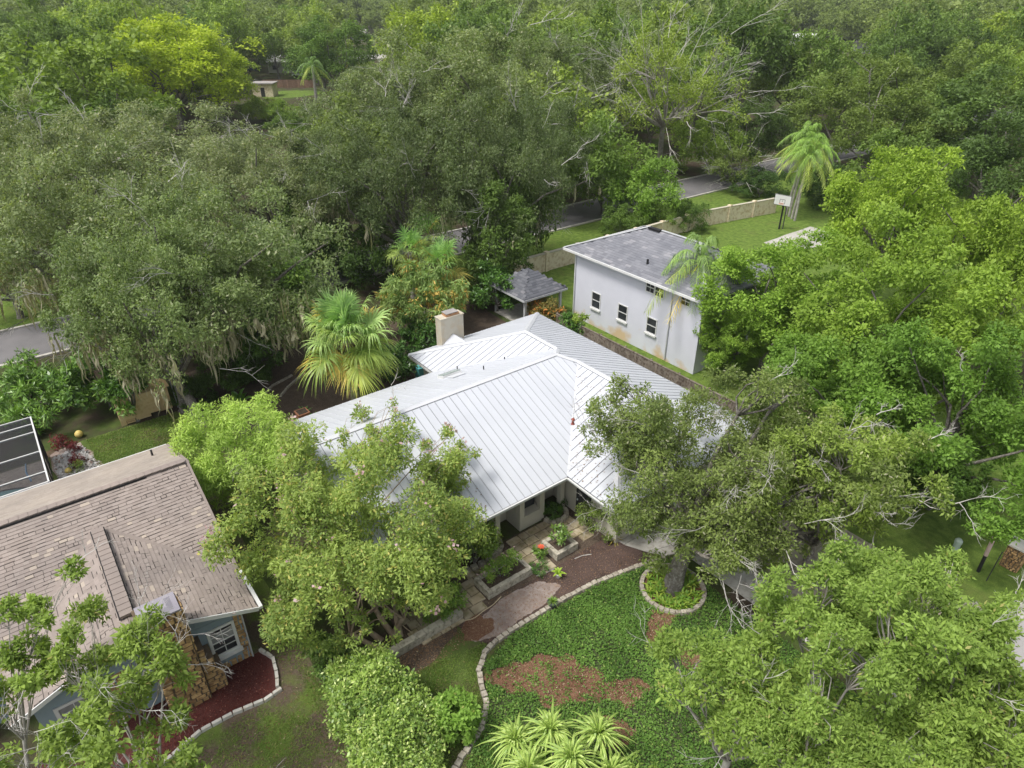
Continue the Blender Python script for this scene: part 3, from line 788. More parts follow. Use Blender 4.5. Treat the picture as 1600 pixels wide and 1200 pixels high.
for a, b in (((0, 0, ZE), (5.3, -5.3, zr1)), ((0, -10.6, ZE), (5.3, -5.3, zr1)), ((5.3, -5.3, zr1), (8.25, -5.3, zr1)), ((8.25, -5.3, zr1), (9.25, -6.3, zr2)),
             ((9.25, -20.9, zr2), (9.25, -6.3, zr2)), ((9.25, -6.3, zr2), (10.2, -5.45, zr3)), ((10.2, -5.45, zr3), (13.45, -5.45, zr3)),
             ((13.45, -5.45, zr3), (18.9, 0, ZE)), ((13.45, -5.45, zr3), (18.9, -10.9, ZE))):
    cap(a, b).build('ridge_cap', M['metal_cap'], house, True)
for a, b in (((2.95, -10.6, ZE), (8.25, -5.3, zr1)), ((10.2, -5.45, zr3), (15.6, -10.9, ZE))):
    MB().bar(Vector(a) + Vector((0, 0, .035)), Vector(b) + Vector((0, 0, .035)), 0.10, 0.012).build('valley_flashing', M['metal_cap'], house, True)
for a, b in (((0, 0), (18.9, 0)), ((0, -10.6), (0, 0)), ((0, -10.6), (2.95, -10.6)), ((2.95, -20.9), (2.95, -10.6)), ((15.6, -20.9), (15.6, -10.9)), ((15.6, -10.9), (18.9, -10.9)), ((18.9, -10.9), (18.9, 0))):
    m = MB(); m.bar((a[0], a[1], ZE - 0.14), (b[0], b[1], ZE - 0.14), 0.03, 0.17); m.build('fascia', M['white_paint'], house, True)
for a, b in (((15.66, -20.9), (15.66, -10.98)), ((15.7, -10.98), (18.8, -10.98))):
    m = MB(); m.bar((a[0], a[1], ZE - 0.035), (b[0], b[1], ZE - 0.035), 0.085, 0.06); m.build('gutter', M['white_paint'], house, True)
# walls
w = MB(); w.bb(0.7, 18.2, -10.0, -0.7, 0, 2.82); w.build('wall', M['cream_paint'], house, True)
w = MB(); w.bb(3.65, 13.6, -20.2, -10.0, 0, 2.82)
w.poly([(2.95, -20.2, 2.83), (15.55, -20.2, 2.83), (9.25, -20.2, zr2 - 0.1)]); w.build('wall', M['cream_paint'], house, True)
MB().bb(13.61, 15.5, -20.8, -10.01, 2.76, 2.80).build('soffit', M['white_paint'], house, True)
for y in (-10.4, -14.45, -17.3):
    c = MB(); c.box((14.62, y, 1.38), (0.27, 0.27, 2.76)); c.box((14.62, y, 0.12), (0.36, 0.36, 0.24)); c.box((14.62, y, 2.62), (0.34, 0.34, 0.10))
    c.build('column', M['cream_paint'], house, True)
bay = MB(); bay.bb(13.6, 14.72, -13.1, -11.55, 0, 0.78); bay.bb(14.45, 14.72, -13.1, -12.82, 0.78, 2.76); bay.bb(14.45, 14.72, -11.83, -11.55, 0.78, 2.76)
bay.bb(13.61, 14.44, -13.1, -13.0, 0.78, 2.76); bay.bb(13.61, 14.44, -11.65, -11.55, 0.78, 2.76)
bayo = bay.build('window_bay', M['cream_paint'], house, True)
MB().bb(14.2, 14.23, -12.8, -11.85, 1.15, 2.72).build('blind', M['blind'], bayo, True)
MB().bb(14.26, 14.28, -12.8, -11.85, 0.82, 1.75).build('pane', M['glass'], bayo, True)
def window(parent, axis, at_, u0, u1, z0, z1, out=1, grid=(1, 2), frame='white_paint', fw=0.08, name='window', sill=True, mid=True, glass='glass', proud=0.05):
    """window on a wall face; axis 0: wall of constant x, 1: constant y"""
    def B(mb, ua, ub, za, zb, d0, d1):
        d0, d1 = at_ + out * d0, at_ + out * d1; lo, hi = min(d0, d1), max(d0, d1)
        if axis == 0: mb.bb(lo, hi, ua, ub, za, zb)
        else: mb.bb(ua, ub, lo, hi, za, zb)
        return mb
    mb = MB(); B(mb, u0, u1, z0, z1, 0.004, 0.012)
    w_ = mb.build(name, M[glass], parent, True)
    def sub(nm, mt, *a):
        m2 = MB(); B(m2, *a); return link(nm, m2.mesh(nm, M[mt]), None, w_)
    f = MB(); B(f, u0 - fw, u0, z0 - fw, z1 + fw, 0.002, proud); B(f, u1, u1 + fw, z0 - fw, z1 + fw, 0.002, proud)
    B(f, u0, u1, z1, z1 + fw, 0.002, proud); B(f, u0, u1, z0 - fw, z0, 0.002, proud)
    link('frame', f.mesh('frame', M[frame]), None, w_)
    g = MB(); nu, nz = grid
    for i in range(1, nu): u = u0 + (u1 - u0) * i / nu; B(g, u - .014, u + .014, z0, z1, 0.013, 0.028)
    for i in range(1, nz):
        z = z0 + (z1 - z0) * i / nz; t = 0.03 if (mid and i * 2 == nz) else 0.014
        B(g, u0, u1, z - t, z + t, 0.013, 0.03 + 0.004 * (i % 2))
    if g.v: link('glazing_bar', g.mesh('glazing_bar', M[frame]), None, w_)
    if sill: sub('sill', frame, u0 - fw - .05, u1 + fw + .05, z0 - fw - .12, z0 - fw - .003, 0.002, 0.16)
    return w_
window(house, 0, 13.6, -16.9, -15.0, 0.9, 2.3, 1, (2, 2))
window(house, 0, 13.6, -11.4, -10.3, 1.35, 2.5, 1, (1, 2), 'cream_paint')
window(house, 0, 13.6, -14.2, -13.3, 0.9, 2.3, 1, (1, 2))
d = MB().bb(15.4, 16.4, -10.06, -10.005, 0.05, 2.15).build('door', M['dark_metal'], house, True)
MB().bb(15.5, 15.56, -10.13, -10.07, 1.0, 1.1).build('handle', M['metal_cap'], d, True)
g = MB().bb(18.205, 18.26, -8.0, -2.6, 0.02, 2.2).build('garage_door', M['white_paint'], house, True)
# chimney with its saddle, flue and cowl
ch = MB(); ch.bb(0.12, 0.78, -8.55, -6.85, 0, 4.98)
ch_o = ch.build('chimney', M['cream_stucco'], house, True)
MB().bb(0.08, 0.82, -8.59, -6.81, 4.984, 5.04).build('crown_slab', M['cream_stucco'], ch_o, True)
MB().bb(0.2, 0.7, -8.1, -7.1, 5.044, 5.18).build('flue', M['flue_rust'], ch_o, True)
MB().bb(0.15, 0.75, -8.1, -7.2, 5.24, 5.27).build('cowl', M['far_roof'], ch_o, True)
cl = MB()
for x in (0.27, 0.63):
    for y in (-7.95, -7.35): cl.box((x, y, 5.21), (0.03, 0.03, 0.058))
cl.build('cowl_leg', M['dark_metal'], ch_o, True)
zc_ = ZE + K * 0.8
cr = MB(); cr.poly([(0.79, -8.5, zc_ + .03), (2.3, -7.7, ZE + K * 2.3 + .03), (0.79, -7.7, zc_ + .62)]); cr.poly([(0.79, -7.7, zc_ + .62), (2.3, -7.7, ZE + K * 2.3 + .03), (0.79, -6.9, zc_ + .03)])
cr.build('saddle', M['metal_roof'], house, True)
# skylight on the back slope
sx, sy = 5.35, -10.9; zs = ZE + K * (sx - 2.95)
T = Matrix.Translation((sx, sy, zs + .09)) @ Matrix.Rotation(-math.atan(K), 4, 'Y')
sk = MB(); sk.box((0, 0, 0), (0.68, 1.25, 0.16), M=T); sko = sk.build('skylight', M['white_paint'], house, True)
sk = MB(); sk.box((0, 0, 0.1), (0.60, 1.15, 0.05), M=T); sk.build('pane', M['skylight'], sko, True)
sk = MB(); sk.box((0.75, 0, -.02), (0.7, 0.9, 0.03), M=T); sk.build('flashing', M['metal_cap'], sko, True)
for (x, y, f_) in ((6.9, -9.6, 0), (4.6, -9.9, 0), (6.2, -7.6, 1)):
    z = ZE + K * ((x - 2.95) if f_ == 0 else (y + 10.6))
    MB().lathe([(0.035, 0), (0.035, 0.26)], 8, (x, y, z)).build('vent_pipe', M['dark_metal'], house, True)
# ------------------------------------------------------------------ shingled roofs
def inside(poly, x, y):
    c = False
    for i, p in enumerate(poly):
        q = poly[i - 1]
        if (p[1] > y) != (q[1] > y) and x < (q[0] - p[0]) * (y - p[1]) / (q[1] - p[1]) + p[0]: c = not c
    return c
def shingles(parent, poly, zf, ax, mat, base, expo=0.165, wmin=0.16, wmax=0.34, seed=1, gap=0.035, dirn=1):
    """courses of tabs; ax = axis that runs up the slope, dirn = +1 where the slope falls towards +axis"""
    rng = random.Random(seed); V = []; T = []
    o = 1 - ax
    lo = min(p[ax] for p in poly); hi = max(p[ax] for p in poly); l2 = min(p[o] for p in poly); h2 = max(p[o] for p in poly)
    sl = abs(zf(1, 1) - zf(1 + (ax == 0), 1 + (ax == 1))); stp = expo / math.sqrt(1 + sl * sl)
    n = int((hi - lo) / stp) + 1
    for i in range(n):
        a = lo + i * stp; b = a + stp
        low, up = (b, a) if dirn > 0 else (a, b)
        u = l2 - rng.random() * 0.3
        while u < h2:
            w_ = rng.uniform(wmin, wmax); v = u + w_
            m = [0, 0]; m[ax] = (a + b) / 2; m[o] = (u + v) / 2
            g2 = gap if rng.random() < 0.12 else 0.0015; short = rng.random() < 0.30 and gap > .015
            if inside(poly, m[0], m[1]):
                def P(s_, t_, h):
                    q = [0, 0]; q[ax] = s_; q[o] = t_
                    return (q[0], q[1], zf(*q) + h)
                h = 0.024 + rng.random() * 0.006 - (.008 if short else 0)
                dl = (expo * .17 if short else 0.0) * (1 if dirn > 0 else -1)
                quad = [P(low - dl, u + g2 / 2, h), P(low - dl, v - g2 / 2, h), P(up, v - g2 / 2, 0.006), P(up, u + g2 / 2, 0.006)]
                fr = [P(low - dl, u + g2 / 2, h), P(low - dl, v - g2 / 2, h), P(low - dl, v - g2 / 2, 0), P(low - dl, u + g2 / 2, 0)]
                if (ax == 0) == (dirn > 0): pass
                else: quad = quad[::-1]; fr = fr[::-1]
                t = (rng.random(), rng.random(), 0)
                V += [quad, fr]; T += [t, t]
            u = v
    so = link('shingles', cards('shingles', np.array(V), np.array(T), M[mat]), None, parent, True); so['kind'] = 'stuff'
    d_ = MB(); 
    if sum(poly[k][0] * poly[(k + 1) % len(poly)][1] - poly[(k + 1) % len(poly)][0] * poly[k][1] for k in range(len(poly))) < 0: poly = poly[::-1]
    d_.slab([(p[0], p[1], zf(*p) - 0.004) for p in poly], 0.08).build('roof_deck', M[base], parent, True)

# ------------------------------------------------------------------ brown shingled house on the left
lh = thing('brown_shingle_house', 'blue grey house with brown shingle roof and stone trimmed front gable', 'house', (8, -31, 0))
k2 = 0.4
rx, rz_ = 6.3, 2.7 + k2 * 5.5; wy, wz = -29.4, 2.7 + k2 * 4.0; jx = rx + (rz_ - wz) / k2
P1 = [(rx, -25.4), (11.8, -25.4), (jx, wy), (11.8, -33.4), (11.8, -40), (rx, -40)]
shingles(lh, P1, lambda x, y: rz_ - k2 * (x - rx), 0, 'brown_shingle', 'shingle_base', seed=1)
shingles(lh, [(0.8, -40), (0.8, -25.4), (rx, -25.4), (rx, -40)], lambda x, y: rz_ - k2 * (rx - x), 0, 'tan_shingle', 'shingle_base', 0.16, seed=2, gap=0.012, dirn=-1)
shingles(lh, [(jx, wy), (14.3, wy), (14.3, -25.4), (11.8, -25.4)], lambda x, y: wz - k2 * (y - wy), 1, 'brown_shingle', 'shingle_base', seed=3)
shingles(lh, [(jx, wy), (11.8, -33.4), (14.3, -33.4), (14.3, wy)], lambda x, y: wz - k2 * (wy - y), 1, 'brown_shingle', 'shingle_base', seed=4, dirn=-1)
def cap_row(a, b, w, h, n):
    a = Vector(a); b = Vector(b)
    for i in range(n):                            # overlapping ridge cap pieces, each lifted at its lower end
        p = a + (b - a) * (i / n); q = a + (b - a) * ((i + 1.12) / n)
        MB().bar(p, q + Vector((0, 0, .022)), w * rngp.uniform(.97, 1.03), h).build('ridge_shingle', M['brown_shingle'], lh, True)
cap_row((rx, -40, rz_ + .05), (rx, -25.5, rz_ + .05), 0.30, 0.05, 44)
m = MB(); m.bar((rx + .17, -40, rz_ - .02), (rx + .17, -27.1, rz_ - .02), 0.04, 0.07); m.build('ridge_shadow_strip', M['black'], lh, True).name = 'vent_shadow_strip'  # black bar puts in the shadow line along the ridge vent
cap_row((jx + .3, wy, wz + .09), (13.55, wy, wz + .09), 0.42, 0.10, 18)
for sg in (1, -1):
    m = MB(); m.bar((jx + .3, wy + sg * .235, wz + .03), (13.55, wy + sg * .235, wz + .03), 0.04, 0.10); m.build('vent_shadow_strip', M['black'], lh, True)  # same black shadow lines on both sides of the wing's vent cap
def edge(a, b, nm, w=0.04, h=0.17, mt='white_paint', dz=-0.05):
    m = MB(); m.bar((a[0], a[1], a[2] + dz), (b[0], b[1], b[2] + dz), w, h); return m.build(nm, M[mt], lh, True)
edge((rx, -25.44, rz_), (0.8, -25.44, 2.7), 'fascia', dz=-.18); edge((rx, -25.44, rz_), (11.8, -25.44, 2.7), 'fascia', dz=-.18)
edge((rx, -25.37, rz_), (0.8, -25.37, 2.7), 'rake_trim', .10, .05, 'brown_shingle', .005); edge((rx, -25.37, rz_), (11.8, -25.37, 2.7), 'rake_trim', .10, .05, 'brown_shingle', .005)
for q_ in ((11.8, -25.4, 2.7), (11.8, -33.4, 2.7)):
    m = MB(); m.bar((jx, wy, wz + .03), (q_[0], q_[1], q_[2] + .03), 0.22, 0.02); m.build('valley_strip', M['brown_shingle'], lh, True)
edge((14.32, -25.4, 2.7), (14.32, wy, wz), 'fascia'); edge((14.32, wy, wz), (14.32, -33.4, 2.7), 'fascia')
edge((0.78, -40, 2.7), (0.78, -25.4, 2.7), 'gutter', 0.12, 0.12); edge((11.9, -25.32, 2.7), (14.35, -25.32, 2.7), 'gutter', 0.13, 0.12, dz=0.0)
m = MB(); m.bb(1.4, 11.2, -40, -26.0, 0, 2.62); m.poly([(1.0, -26.0, 2.63), (rx, -26.0, rz_ - .1), (11.6, -26.0, 2.63)])
m.build('wall', M['siding'], lh, True)
m = MB(); m.bb(11.2, 13.85, -32.8, -26.0, 0, 2.62); m.poly([(13.85, -32.8, 2.63), (13.85, -26.0, 2.63), (13.85, wy, wz - .12)])
m.build('wall', M['siding'], lh, True)
for i in range(9):                                            # battens between the boards
    y = -27.6 + i * 0.16
    if -27.36 < y < -26.3: continue
    MB().bb(13.852, 13.866, y - .012, y + .012, 0.4, 2.9).build('batten', M['siding'], lh, True)
w1 = window(lh, 0, 13.86, -27.22, -26.42, 0.92, 2.18, 1, (2, 4), fw=0.11)
w2 = window(lh, 0, 13.86, -32.2, -31.3, 0.8, 2.05, 1, (2, 4), fw=0.12)
for wv in (w1, w2):
    y0 = -27.22 if wv is w1 else -32.2; y1 = -26.42 if wv is w1 else -31.3
    link('blind', MB().bb(13.8725, 13.874, y0, y1, 1.55, 2.05).mesh('blind', M['blind']), None, wv)
chim = MB(); chim.bb(13.87, 14.8, -29.25, -27.85, 0, 4.75); cho = chim.build('chimney', M['mortar'], lh, True)
for (z0, z1, ww) in ((0, 1.1, 0.85), (1.1, 1.75, 0.6), (1.75, 2.35, 0.32)):
    MB().bb(13.87, 14.6, -27.84, -27.85 + ww * .8, z0, z1 - .003).build('shoulder', M['mortar'], cho, True)
cm = MB(); cm.bb(13.86, 14.84, -29.15, -27.88, 4.76, 4.82); cm.box((14.35, -28.52, 4.87), (0.7, 0.95, 0.10), taper=0.6)
cm.build('chimney_cap', M['cap_metal'], cho, True)
rs = random.Random(11)
def stones(axis, at_, u0, u1, z0, z1, out, parent, size=0.30):
    z = z0
    while z < z1 - 0.05:
        h = min(rs.uniform(0.7, 1.2) * size * .75, z1 - z); u = u0
        while u < u1 - 0.04:
            w_ = min(rs.uniform(0.6, 1.4) * size, u1 - u)
            j = lambda: rs.uniform(-.02, .02)
            q = [(u + .015 + abs(j()), z + .012 + abs(j())), (u + w_ - .015 - abs(j()), z + .012 + abs(j())), (u + w_ - .015 - abs(j()), z + h - .012 - abs(j())), (u + .015 + abs(j()), z + h - .012 - abs(j()))]
            dd = rs.uniform(.025, .06); mb = MB(); n0 = []
            for dep, sh in ((0.002, 1.0), (dd, 0.86)):
                cu = sum(p[0] for p in q) / 4; cz = sum(p[1] for p in q) / 4
                for p in q:
                    pu = cu + (p[0] - cu) * sh; pz = cz + (p[1] - cz) * sh; X = at_ + out * dep
                    mb.v.append((X, pu, pz) if axis == 0 else (pu, X, pz))
            mb.f = [(4, 5, 6, 7), (0, 1, 5, 4), (1, 2, 6, 5), (2, 3, 7, 6), (3, 0, 4, 7)]
            mb.build('stone', M['field_stone'], parent, True)
            u += w_
        z += h
stones(0, 14.8, -29.25, -27.85, 0.0, 4.74, 1, cho)
stones(1, -27.85, 14.0, 14.8, 2.4, 4.74, 1, cho)
for (z0, z1, ww) in ((0, 1.1, 0.85), (1.1, 1.75, 0.6), (1.75, 2.35, 0.32)): stones(0, 14.6, -27.84, -27.85 + ww * .8, z0, z1, 1, cho)
stones(0, 13.85, -26.33, -26.0, 0, 2.62, 1, lh, 0.26)
stones(0, 13.85, -27.5, -26.36, 0, 0.36, 1, lh, 0.30)
stones(0, 13.85, -31.1, -30.0, 0, 2.4, 1, lh, 0.34)
MB().bb(13.86, 13.96, -26.02, -25.97, 0, 2.6).build('corner_trim', M['grey_wall'], lh, True)
MB().lathe([(0.05, 0), (0.05, 0.35)], 8, (2.6, -26.3, 2.7 + k2 * 1.8)).build('vent_pipe', M['dark_metal'], lh, True)
# red mulch bed with white block edging
sheet('mulch_bed', jag([(13.87, -25.75), (14.55, -25.45), (16.05, -25.85), (16.1, -26.3), (15.9, -28.6), (16.4, -30.2), (16.6, -34), (13.87, -34)], 0.02, 12), 0.018, M['red_mulch'])
ed = thing('bed_edging', 'white block edging round the red mulch bed by stone gable', 'edging', (15, -26, 0))
pl = [(14.0, -25.62), (14.55, -25.40), (14.6, -25.42), (15.3, -25.55), (16.1, -25.80), (16.18, -26.3), (16.0, -27.4), (15.98, -28.6), (16.5, -30.2), (16.7, -33.5)]
def along(pts, step):
    out = []; d0 = 0.0
    for a, b in zip(pts, pts[1:]):
        a = Vector((a[0], a[1], 0)); b = Vector((b[0], b[1], 0)); L = (b - a).length
        while d0 < L:
            out.append((a + (b - a) * (d0 / L), math.atan2(b.y - a.y, b.x - a.x))); d0 += step
        d0 -= L
    return out
for p, a in along(pl, 0.37):
    MB().box((p.x, p.y, 0.07), (0.35, 0.13, 0.16), a + rs.uniform(-.05, .05), taper=0.92).build('block', M['white_block'], ed, True)
# ------------------------------------------------------------------ white two storey house
wh = thing('white_two_storey_house', 'white rendered two storey house with grey shingle hip roof', 'house', (4, 10, 0))
HX0, HX1, HY0, HY1 = -3.6, 10.2, 5.6, 14.6; hw = (HY1 - HY0) / 2; ez = 5.65; k3 = 0.42
hzr = ez + hw * k3; a0 = (HX0 + hw, HY0 + hw); a1 = (HX1 - hw, HY0 + hw)
shingles(wh, [(HX0, HY0), (HX1, HY0), a1, a0], lambda x, y: ez + k3 * (y - HY0), 1, 'grey_shingle', 'grey_base', 0.24, 0.25, 0.6, 5, 0.008, -1)
shingles(wh, [(HX0, HY1), a0, a1, (HX1, HY1)], lambda x, y: ez + k3 * (HY1 - y), 1, 'grey_shingle', 'grey_base', 0.4, 0.5, 0.9, 6, 0.008, 1)
shingles(wh, [(HX0, HY0), a0, (HX0, HY1)], lambda x, y: ez + k3 * (x - HX0), 0, 'grey_shingle', 'grey_base', 0.24, 0.25, 0.6, 7, 0.008, -1)
shingles(wh, [(HX1, HY0), (HX1, HY1), a1], lambda x, y: ez + k3 * (HX1 - x), 0, 'grey_shingle', 'grey_base', 0.3, 0.3, 0.6, 8, 0.008, 1)
for a, b in (((HX0, HY0, ez), (a0[0], a0[1], hzr)), ((HX0, HY1, ez), (a0[0], a0[1], hzr)), ((a0[0], a0[1], hzr), (a1[0], a1[1], hzr)), ((HX1, HY0, ez), (a1[0], a1[1], hzr))):
    m = MB(); m.bar(Vector(a) + Vector((0, 0, .05)), Vector(b) + Vector((0, 0, .05)), 0.2, 0.04); m.build('ridge_cap', M['grey_wall'], wh, True)
for a, b in (((HX0 - .03, HY0 - .05), (HX1, HY0 - .05)), ((HX0 - .05, HY0 - .03), (HX0 - .05, HY1))):
    m = MB(); m.bar((a[0], a[1], ez - .06), (b[0], b[1], ez - .06), 0.12, 0.16); m.build('gutter', M['white_paint'], wh, True)
WY = 6.1
MB().bb(-2.75, 9.6, WY, 14.0, 0, 5.6).build('wall', M['white_render'], wh, True)
MB().bb(HX0 + .05, HX1 - .05, HY0 + .05, WY - .01, 5.52, 5.56).build('soffit', M['white_paint'], wh, True)
MB().bb(HX0 + .05, -2.76, WY - .01, 14.5, 5.52, 5.56).build('soffit', M['white_paint'], wh, True)
for (pa, pb) in (((925, 457), (938, 486)), ((966, 476), (980, 505)), ((1010, 496), (1026, 526))):
    A_ = at_y(*pa, WY); B_ = at_y(*pb, WY); xm = (A_.x + B_.x) / 2; zt, zb = A_.z, B_.z
    ww = window(wh, 1, WY, xm - .42, xm + .42, zb + .1, zt + .1, -1, (1, 2), fw=0.07)
for (pa, pb) in (((1011, 441), (1022, 459)), ((1025, 449), (1036, 466)), ((1066, 464), (1077, 479))):
    A_ = at_y(*pa, WY); B_ = at_y(*pb, WY); xm = (A_.x + B_.x) / 2
    window(wh, 1, WY, xm - .36, xm + .36, B_.z, A_.z + .1, -1, (2, 2), fw=0.06, sill=False)
dp = at_y(1043, 530, WY).x
MB().tube([(dp, WY - .08, 0.2), (dp, WY - .08, 5.5)], 0.05, 8).build('downpipe', M['grey_wall'], wh, True)
MB().tube([(-2.68, WY - .08, 0.2), (-2.68, WY - .08, 5.5)], 0.05, 8).build('downpipe', M['white_paint'], wh, True)
p = at(1022, 370, 7.0); zz = ez + k3 * (p.y - HY0)
m = MB(); m.box((p.x, p.y, zz + .12), (1.1, 0.35, 0.14)); m.build('roof_vent', M['black'], wh, True)
p = at(1012, 408, 6.4); zz = ez + k3 * (p.y - HY0)
MB().lathe([(0.08, -.1), (0.08, 0.35)], 8, (p.x, p.y, zz)).build('vent_pipe', M['black'], wh, True)
# small garden pavilion beside it
gz = thing('garden_pavilion', 'small open pavilion with grey shingle hip roof and posts', 'pavilion', (-5.6, 3.4, 0))
gx0, gx1, gy0, gy1, ge, gt = -7.6, -3.0, 1.2, 5.6, 2.5, 4.0; gc = ((gx0 + gx1) / 2, (gy0 + gy1) / 2); kx = (gt - ge) / ((gx1 - gx0) / 2); ky = (gt - ge) / ((gy1 - gy0) / 2)
shingles(gz, [(gx0, gy0), (gx1, gy0), gc], lambda x, y: ge + ky * (y - gy0), 1, 'slate_shingle', 'grey_base', 0.24, 0.25, 0.5, 9, 0.008, -1)
shingles(gz, [(gx1, gy0), (gx1, gy1), gc], lambda x, y: ge + kx * (gx1 - x), 0, 'slate_shingle', 'grey_base', 0.24, 0.25, 0.5, 10, 0.008, 1)
shingles(gz, [(gx1, gy1), (gx0, gy1), gc], lambda x, y: ge + ky * (gy1 - y), 1, 'slate_shingle', 'grey_base', 0.3, 0.25, 0.5, 12, 0.008, 1)
shingles(gz, [(gx0, gy1), (gx0, gy0), gc], lambda x, y: ge + kx * (x - gx0), 0, 'slate_shingle', 'grey_base', 0.3, 0.25, 0.5, 13, 0.008, -1)
for x in (gx0 + .4, gx1 - .4):
    for y in (gy0 + .4, gy1 - .4): MB().bb(x - .09, x + .09, y - .09, y + .09, 0, 2.55).build('post', M['grey_wall'], gz, True)
for a, b in (((gx1, gy0), (gx1, gy1)), ((gx0, gy0), (gx1, gy0))):
    m = MB(); m.bar((a[0], a[1], ge - .09), (b[0], b[1], ge - .09), 0.05, 0.16); m.build('fascia', M['grey_wall'], gz, True)
MB().bb(gx0 + .3, gx1 - .3, gy0 + .3, gy1 - .3, 0, 0.1).build('floor', M['concrete'], gz, True)
# board fence between the two plots
fe = thing('wooden_fence', 'weathered grey board fence between metal roof and white house', 'fence', (7, 2.9, 0))
x = -1.2
rf = random.Random(5)
while x < 16:
    MB().bb(x, x + .19, 2.87, 2.90, 0.05, 1.62 + rf.uniform(-.02, .02)).build('board', M['fence_wood'], fe, True); x += .205
for z in (0.4, 1.45): MB().bb(-1.2, 16, 2.905, 2.96, z - .045, z + .045).build('rail', M['fence_wood'], fe, True)
MB().bb(-1.2, 16, 2.84, 2.97, 1.645, 1.68).build('top_rail', M['fence_wood'], fe, True)
for x in np.arange(-1.2, 16.1, 2.4): MB().bb(x - .05, x + .05, 2.975, 3.07, 0, 1.72).build('post', M['fence_wood'], fe, True)
# tan garden wall along the back street
pw = thing('garden_wall', 'long tan rendered garden wall with capping along back lawn', 'wall', (-12, 25, 0))
wall_line = along_pts = [(-12.0, 3.0 + 4 * i) for i in range(8)] + [(-12.0, 34.0), (-11.5, 37.8), (-10.9, 41.6), (-10.3, 45.2)]
for (xa, ya), (xb, yb) in zip(wall_line, wall_line[1:]):
    m = MB(); m.bar((xa, ya + .01, .86), (xb, yb - .01, .86), .2, 1.72); m.build('panel', M['wall_tan'], pw, True)
    m = MB(); m.bar((xa, ya + .01, 1.762), (xb, yb - .01, 1.762), .36, .077); m.build('coping', M['cream_stucco'], pw, True)
    MB().bb(xa - .22, xa + .22, ya - .2, ya + .2, 0, 1.9).build('post', M['wall_tan'], pw, True)
# paved court beyond the white house
sheet('court', jag([(-4.4, 34.5), (-4.6, 43.5), (0.2, 43.5), (-0.6, 34)], 0.1, 14), 0.012, M['concrete'])

# ------------------------------------------------------------------ front garden
rg = random.Random(21); ng = np.random.default_rng(21)
pt = thing('patio', 'x', 'x', (16, -14, 0)); pt['kind'] = 'structure'; del pt['category']; del pt['label']
MB().bb(14.8, 17.6, -20.8, -10.0, -0.05, 0.02).build('bedding', M['soil'], pt, True)
x = 14.9
row = 0
while x < 17.4:
    w_ = 0.46; y = -20.6 + (row % 2) * 0.23
    while y < -10.1:
        l = rg.choice((0.46, 0.46, 0.46, 0.70))
        c = (x + w_ / 2, y + l / 2)
        planter = (16.15 < c[0] and -13.1 < c[1] < -11.5) or (16.1 < c[0] and -17.0 < c[1] < -14.2) or (c[0] < 15.5 and c[1] < -14.3 and c[1] > -17.5) or (c[0] < 15.4 and -11.4 < c[1] < -10.5)
        gone = c[0] > 16.9 and -11.5 < c[1] < -10 and rg.random() < 0.45
        bare = c[1] < -17.2 and c[0] < 16.0
        if not planter and not gone and not bare and y + l < -10.0:
            MB().box((c[0], c[1], 0.045), (w_ - .028, l - .028, 0.05 + rg.uniform(0, .014)), rg.uniform(-.02, .02), taper=0.965).build('paver', M['paver'], pt, True)
        y += l
    x += w_; row += 1
# brick sized blocks along the curved bed edge
ec = thing('stone_edging', 'curved row of pale stone blocks between lawn and garden path', 'edging', (20, -18, 0))
curve = [(20.25, -8.95), (20.1, -9.5), (19.75, -11.0), (19.45, -12.5), (19.30, -14.0), (19.28, -15.0), (19.22, -17.0), (19.27, -17.9), (19.45, -18.55), (20.0, -19.26), (20.7, -19.6), (21.3, -19.82), (21.7, -20.2), (22.02, -20.56), (22.45, -21.7), (22.9, -22.6), (23.6, -23.4)]
for p, a in along(curve, 0.285):
    MB().box((p.x + rg.uniform(-.015, .015), p.y + rg.uniform(-.015, .015), 0.065), (0.265, rg.uniform(0.20, 0.25), 0.15), a + rg.uniform(-.08, .08), taper=0.86).build('block', M['kerb_stone'], ec, True)
rc = (21.78, -10.02)
er = thing('tree_ring', 'oval ring of stone blocks around the leaning front oak', 'edging', (rc[0], rc[1], 0))
for i in range(36):
    a = 2 * math.pi * i / 36
    MB().box((rc[0] + 1.36 * math.cos(a), rc[1] + 1.36 * math.sin(a), 0.07), (0.20, 0.235, 0.17), a + rg.uniform(-.06, .06), taper=0.88).build('block', M['kerb_stone'], er, True)
sheet('mulch_bed', blob(rc[0], rc[1], 1.28, 1.28, 0, 36, 0.01), 0.02, M['rust_mulch'])
def block_planter(label, x0, x1, y0, y1, h, wall=0.2):
    t = thing('stone_planter', label, 'planter', ((x0 + x1) / 2, (y0 + y1) / 2, 0), 0, 'stone planters by the patio')
    def course(xa, xb, ya, yb, long):
        n = max(1, int(round(((xb - xa) if long == 0 else (yb - ya)) / 0.48)))
        for i in range(n):
            for j in range(2):
                if long == 0: a, b = xa + (xb - xa) * i / n, xa + (xb - xa) * (i + 1) / n; bx = (a + .006, b - .006, ya, yb)
                else: a, b = ya + (yb - ya) * i / n, ya + (yb - ya) * (i + 1) / n; bx = (xa, xb, a + .006, b - .006)
                g_ = rg.uniform(-.008, .008)
                MB().bb(bx[0] + g_, bx[1] + g_, bx[2] + g_, bx[3] + g_, h * j / 2 + .004, h * (j + 1) / 2 - .004).build('stone', M['planter_stone'], t, True)
    course(x0, x1, y0, y0 + wall, 0); course(x0, x1, y1 - wall, y1, 0); course(x0, x0 + wall, y0 + wall + .01, y1 - wall - .01, 1); course(x1 - wall, x1, y0 + wall + .01, y1 - wall - .01, 1)
    MB().bb(x0 + wall, x1 - wall, y0 + wall, y1 - wall, 0, h * .8).build('soil', M['soil'], t, True)
    return t
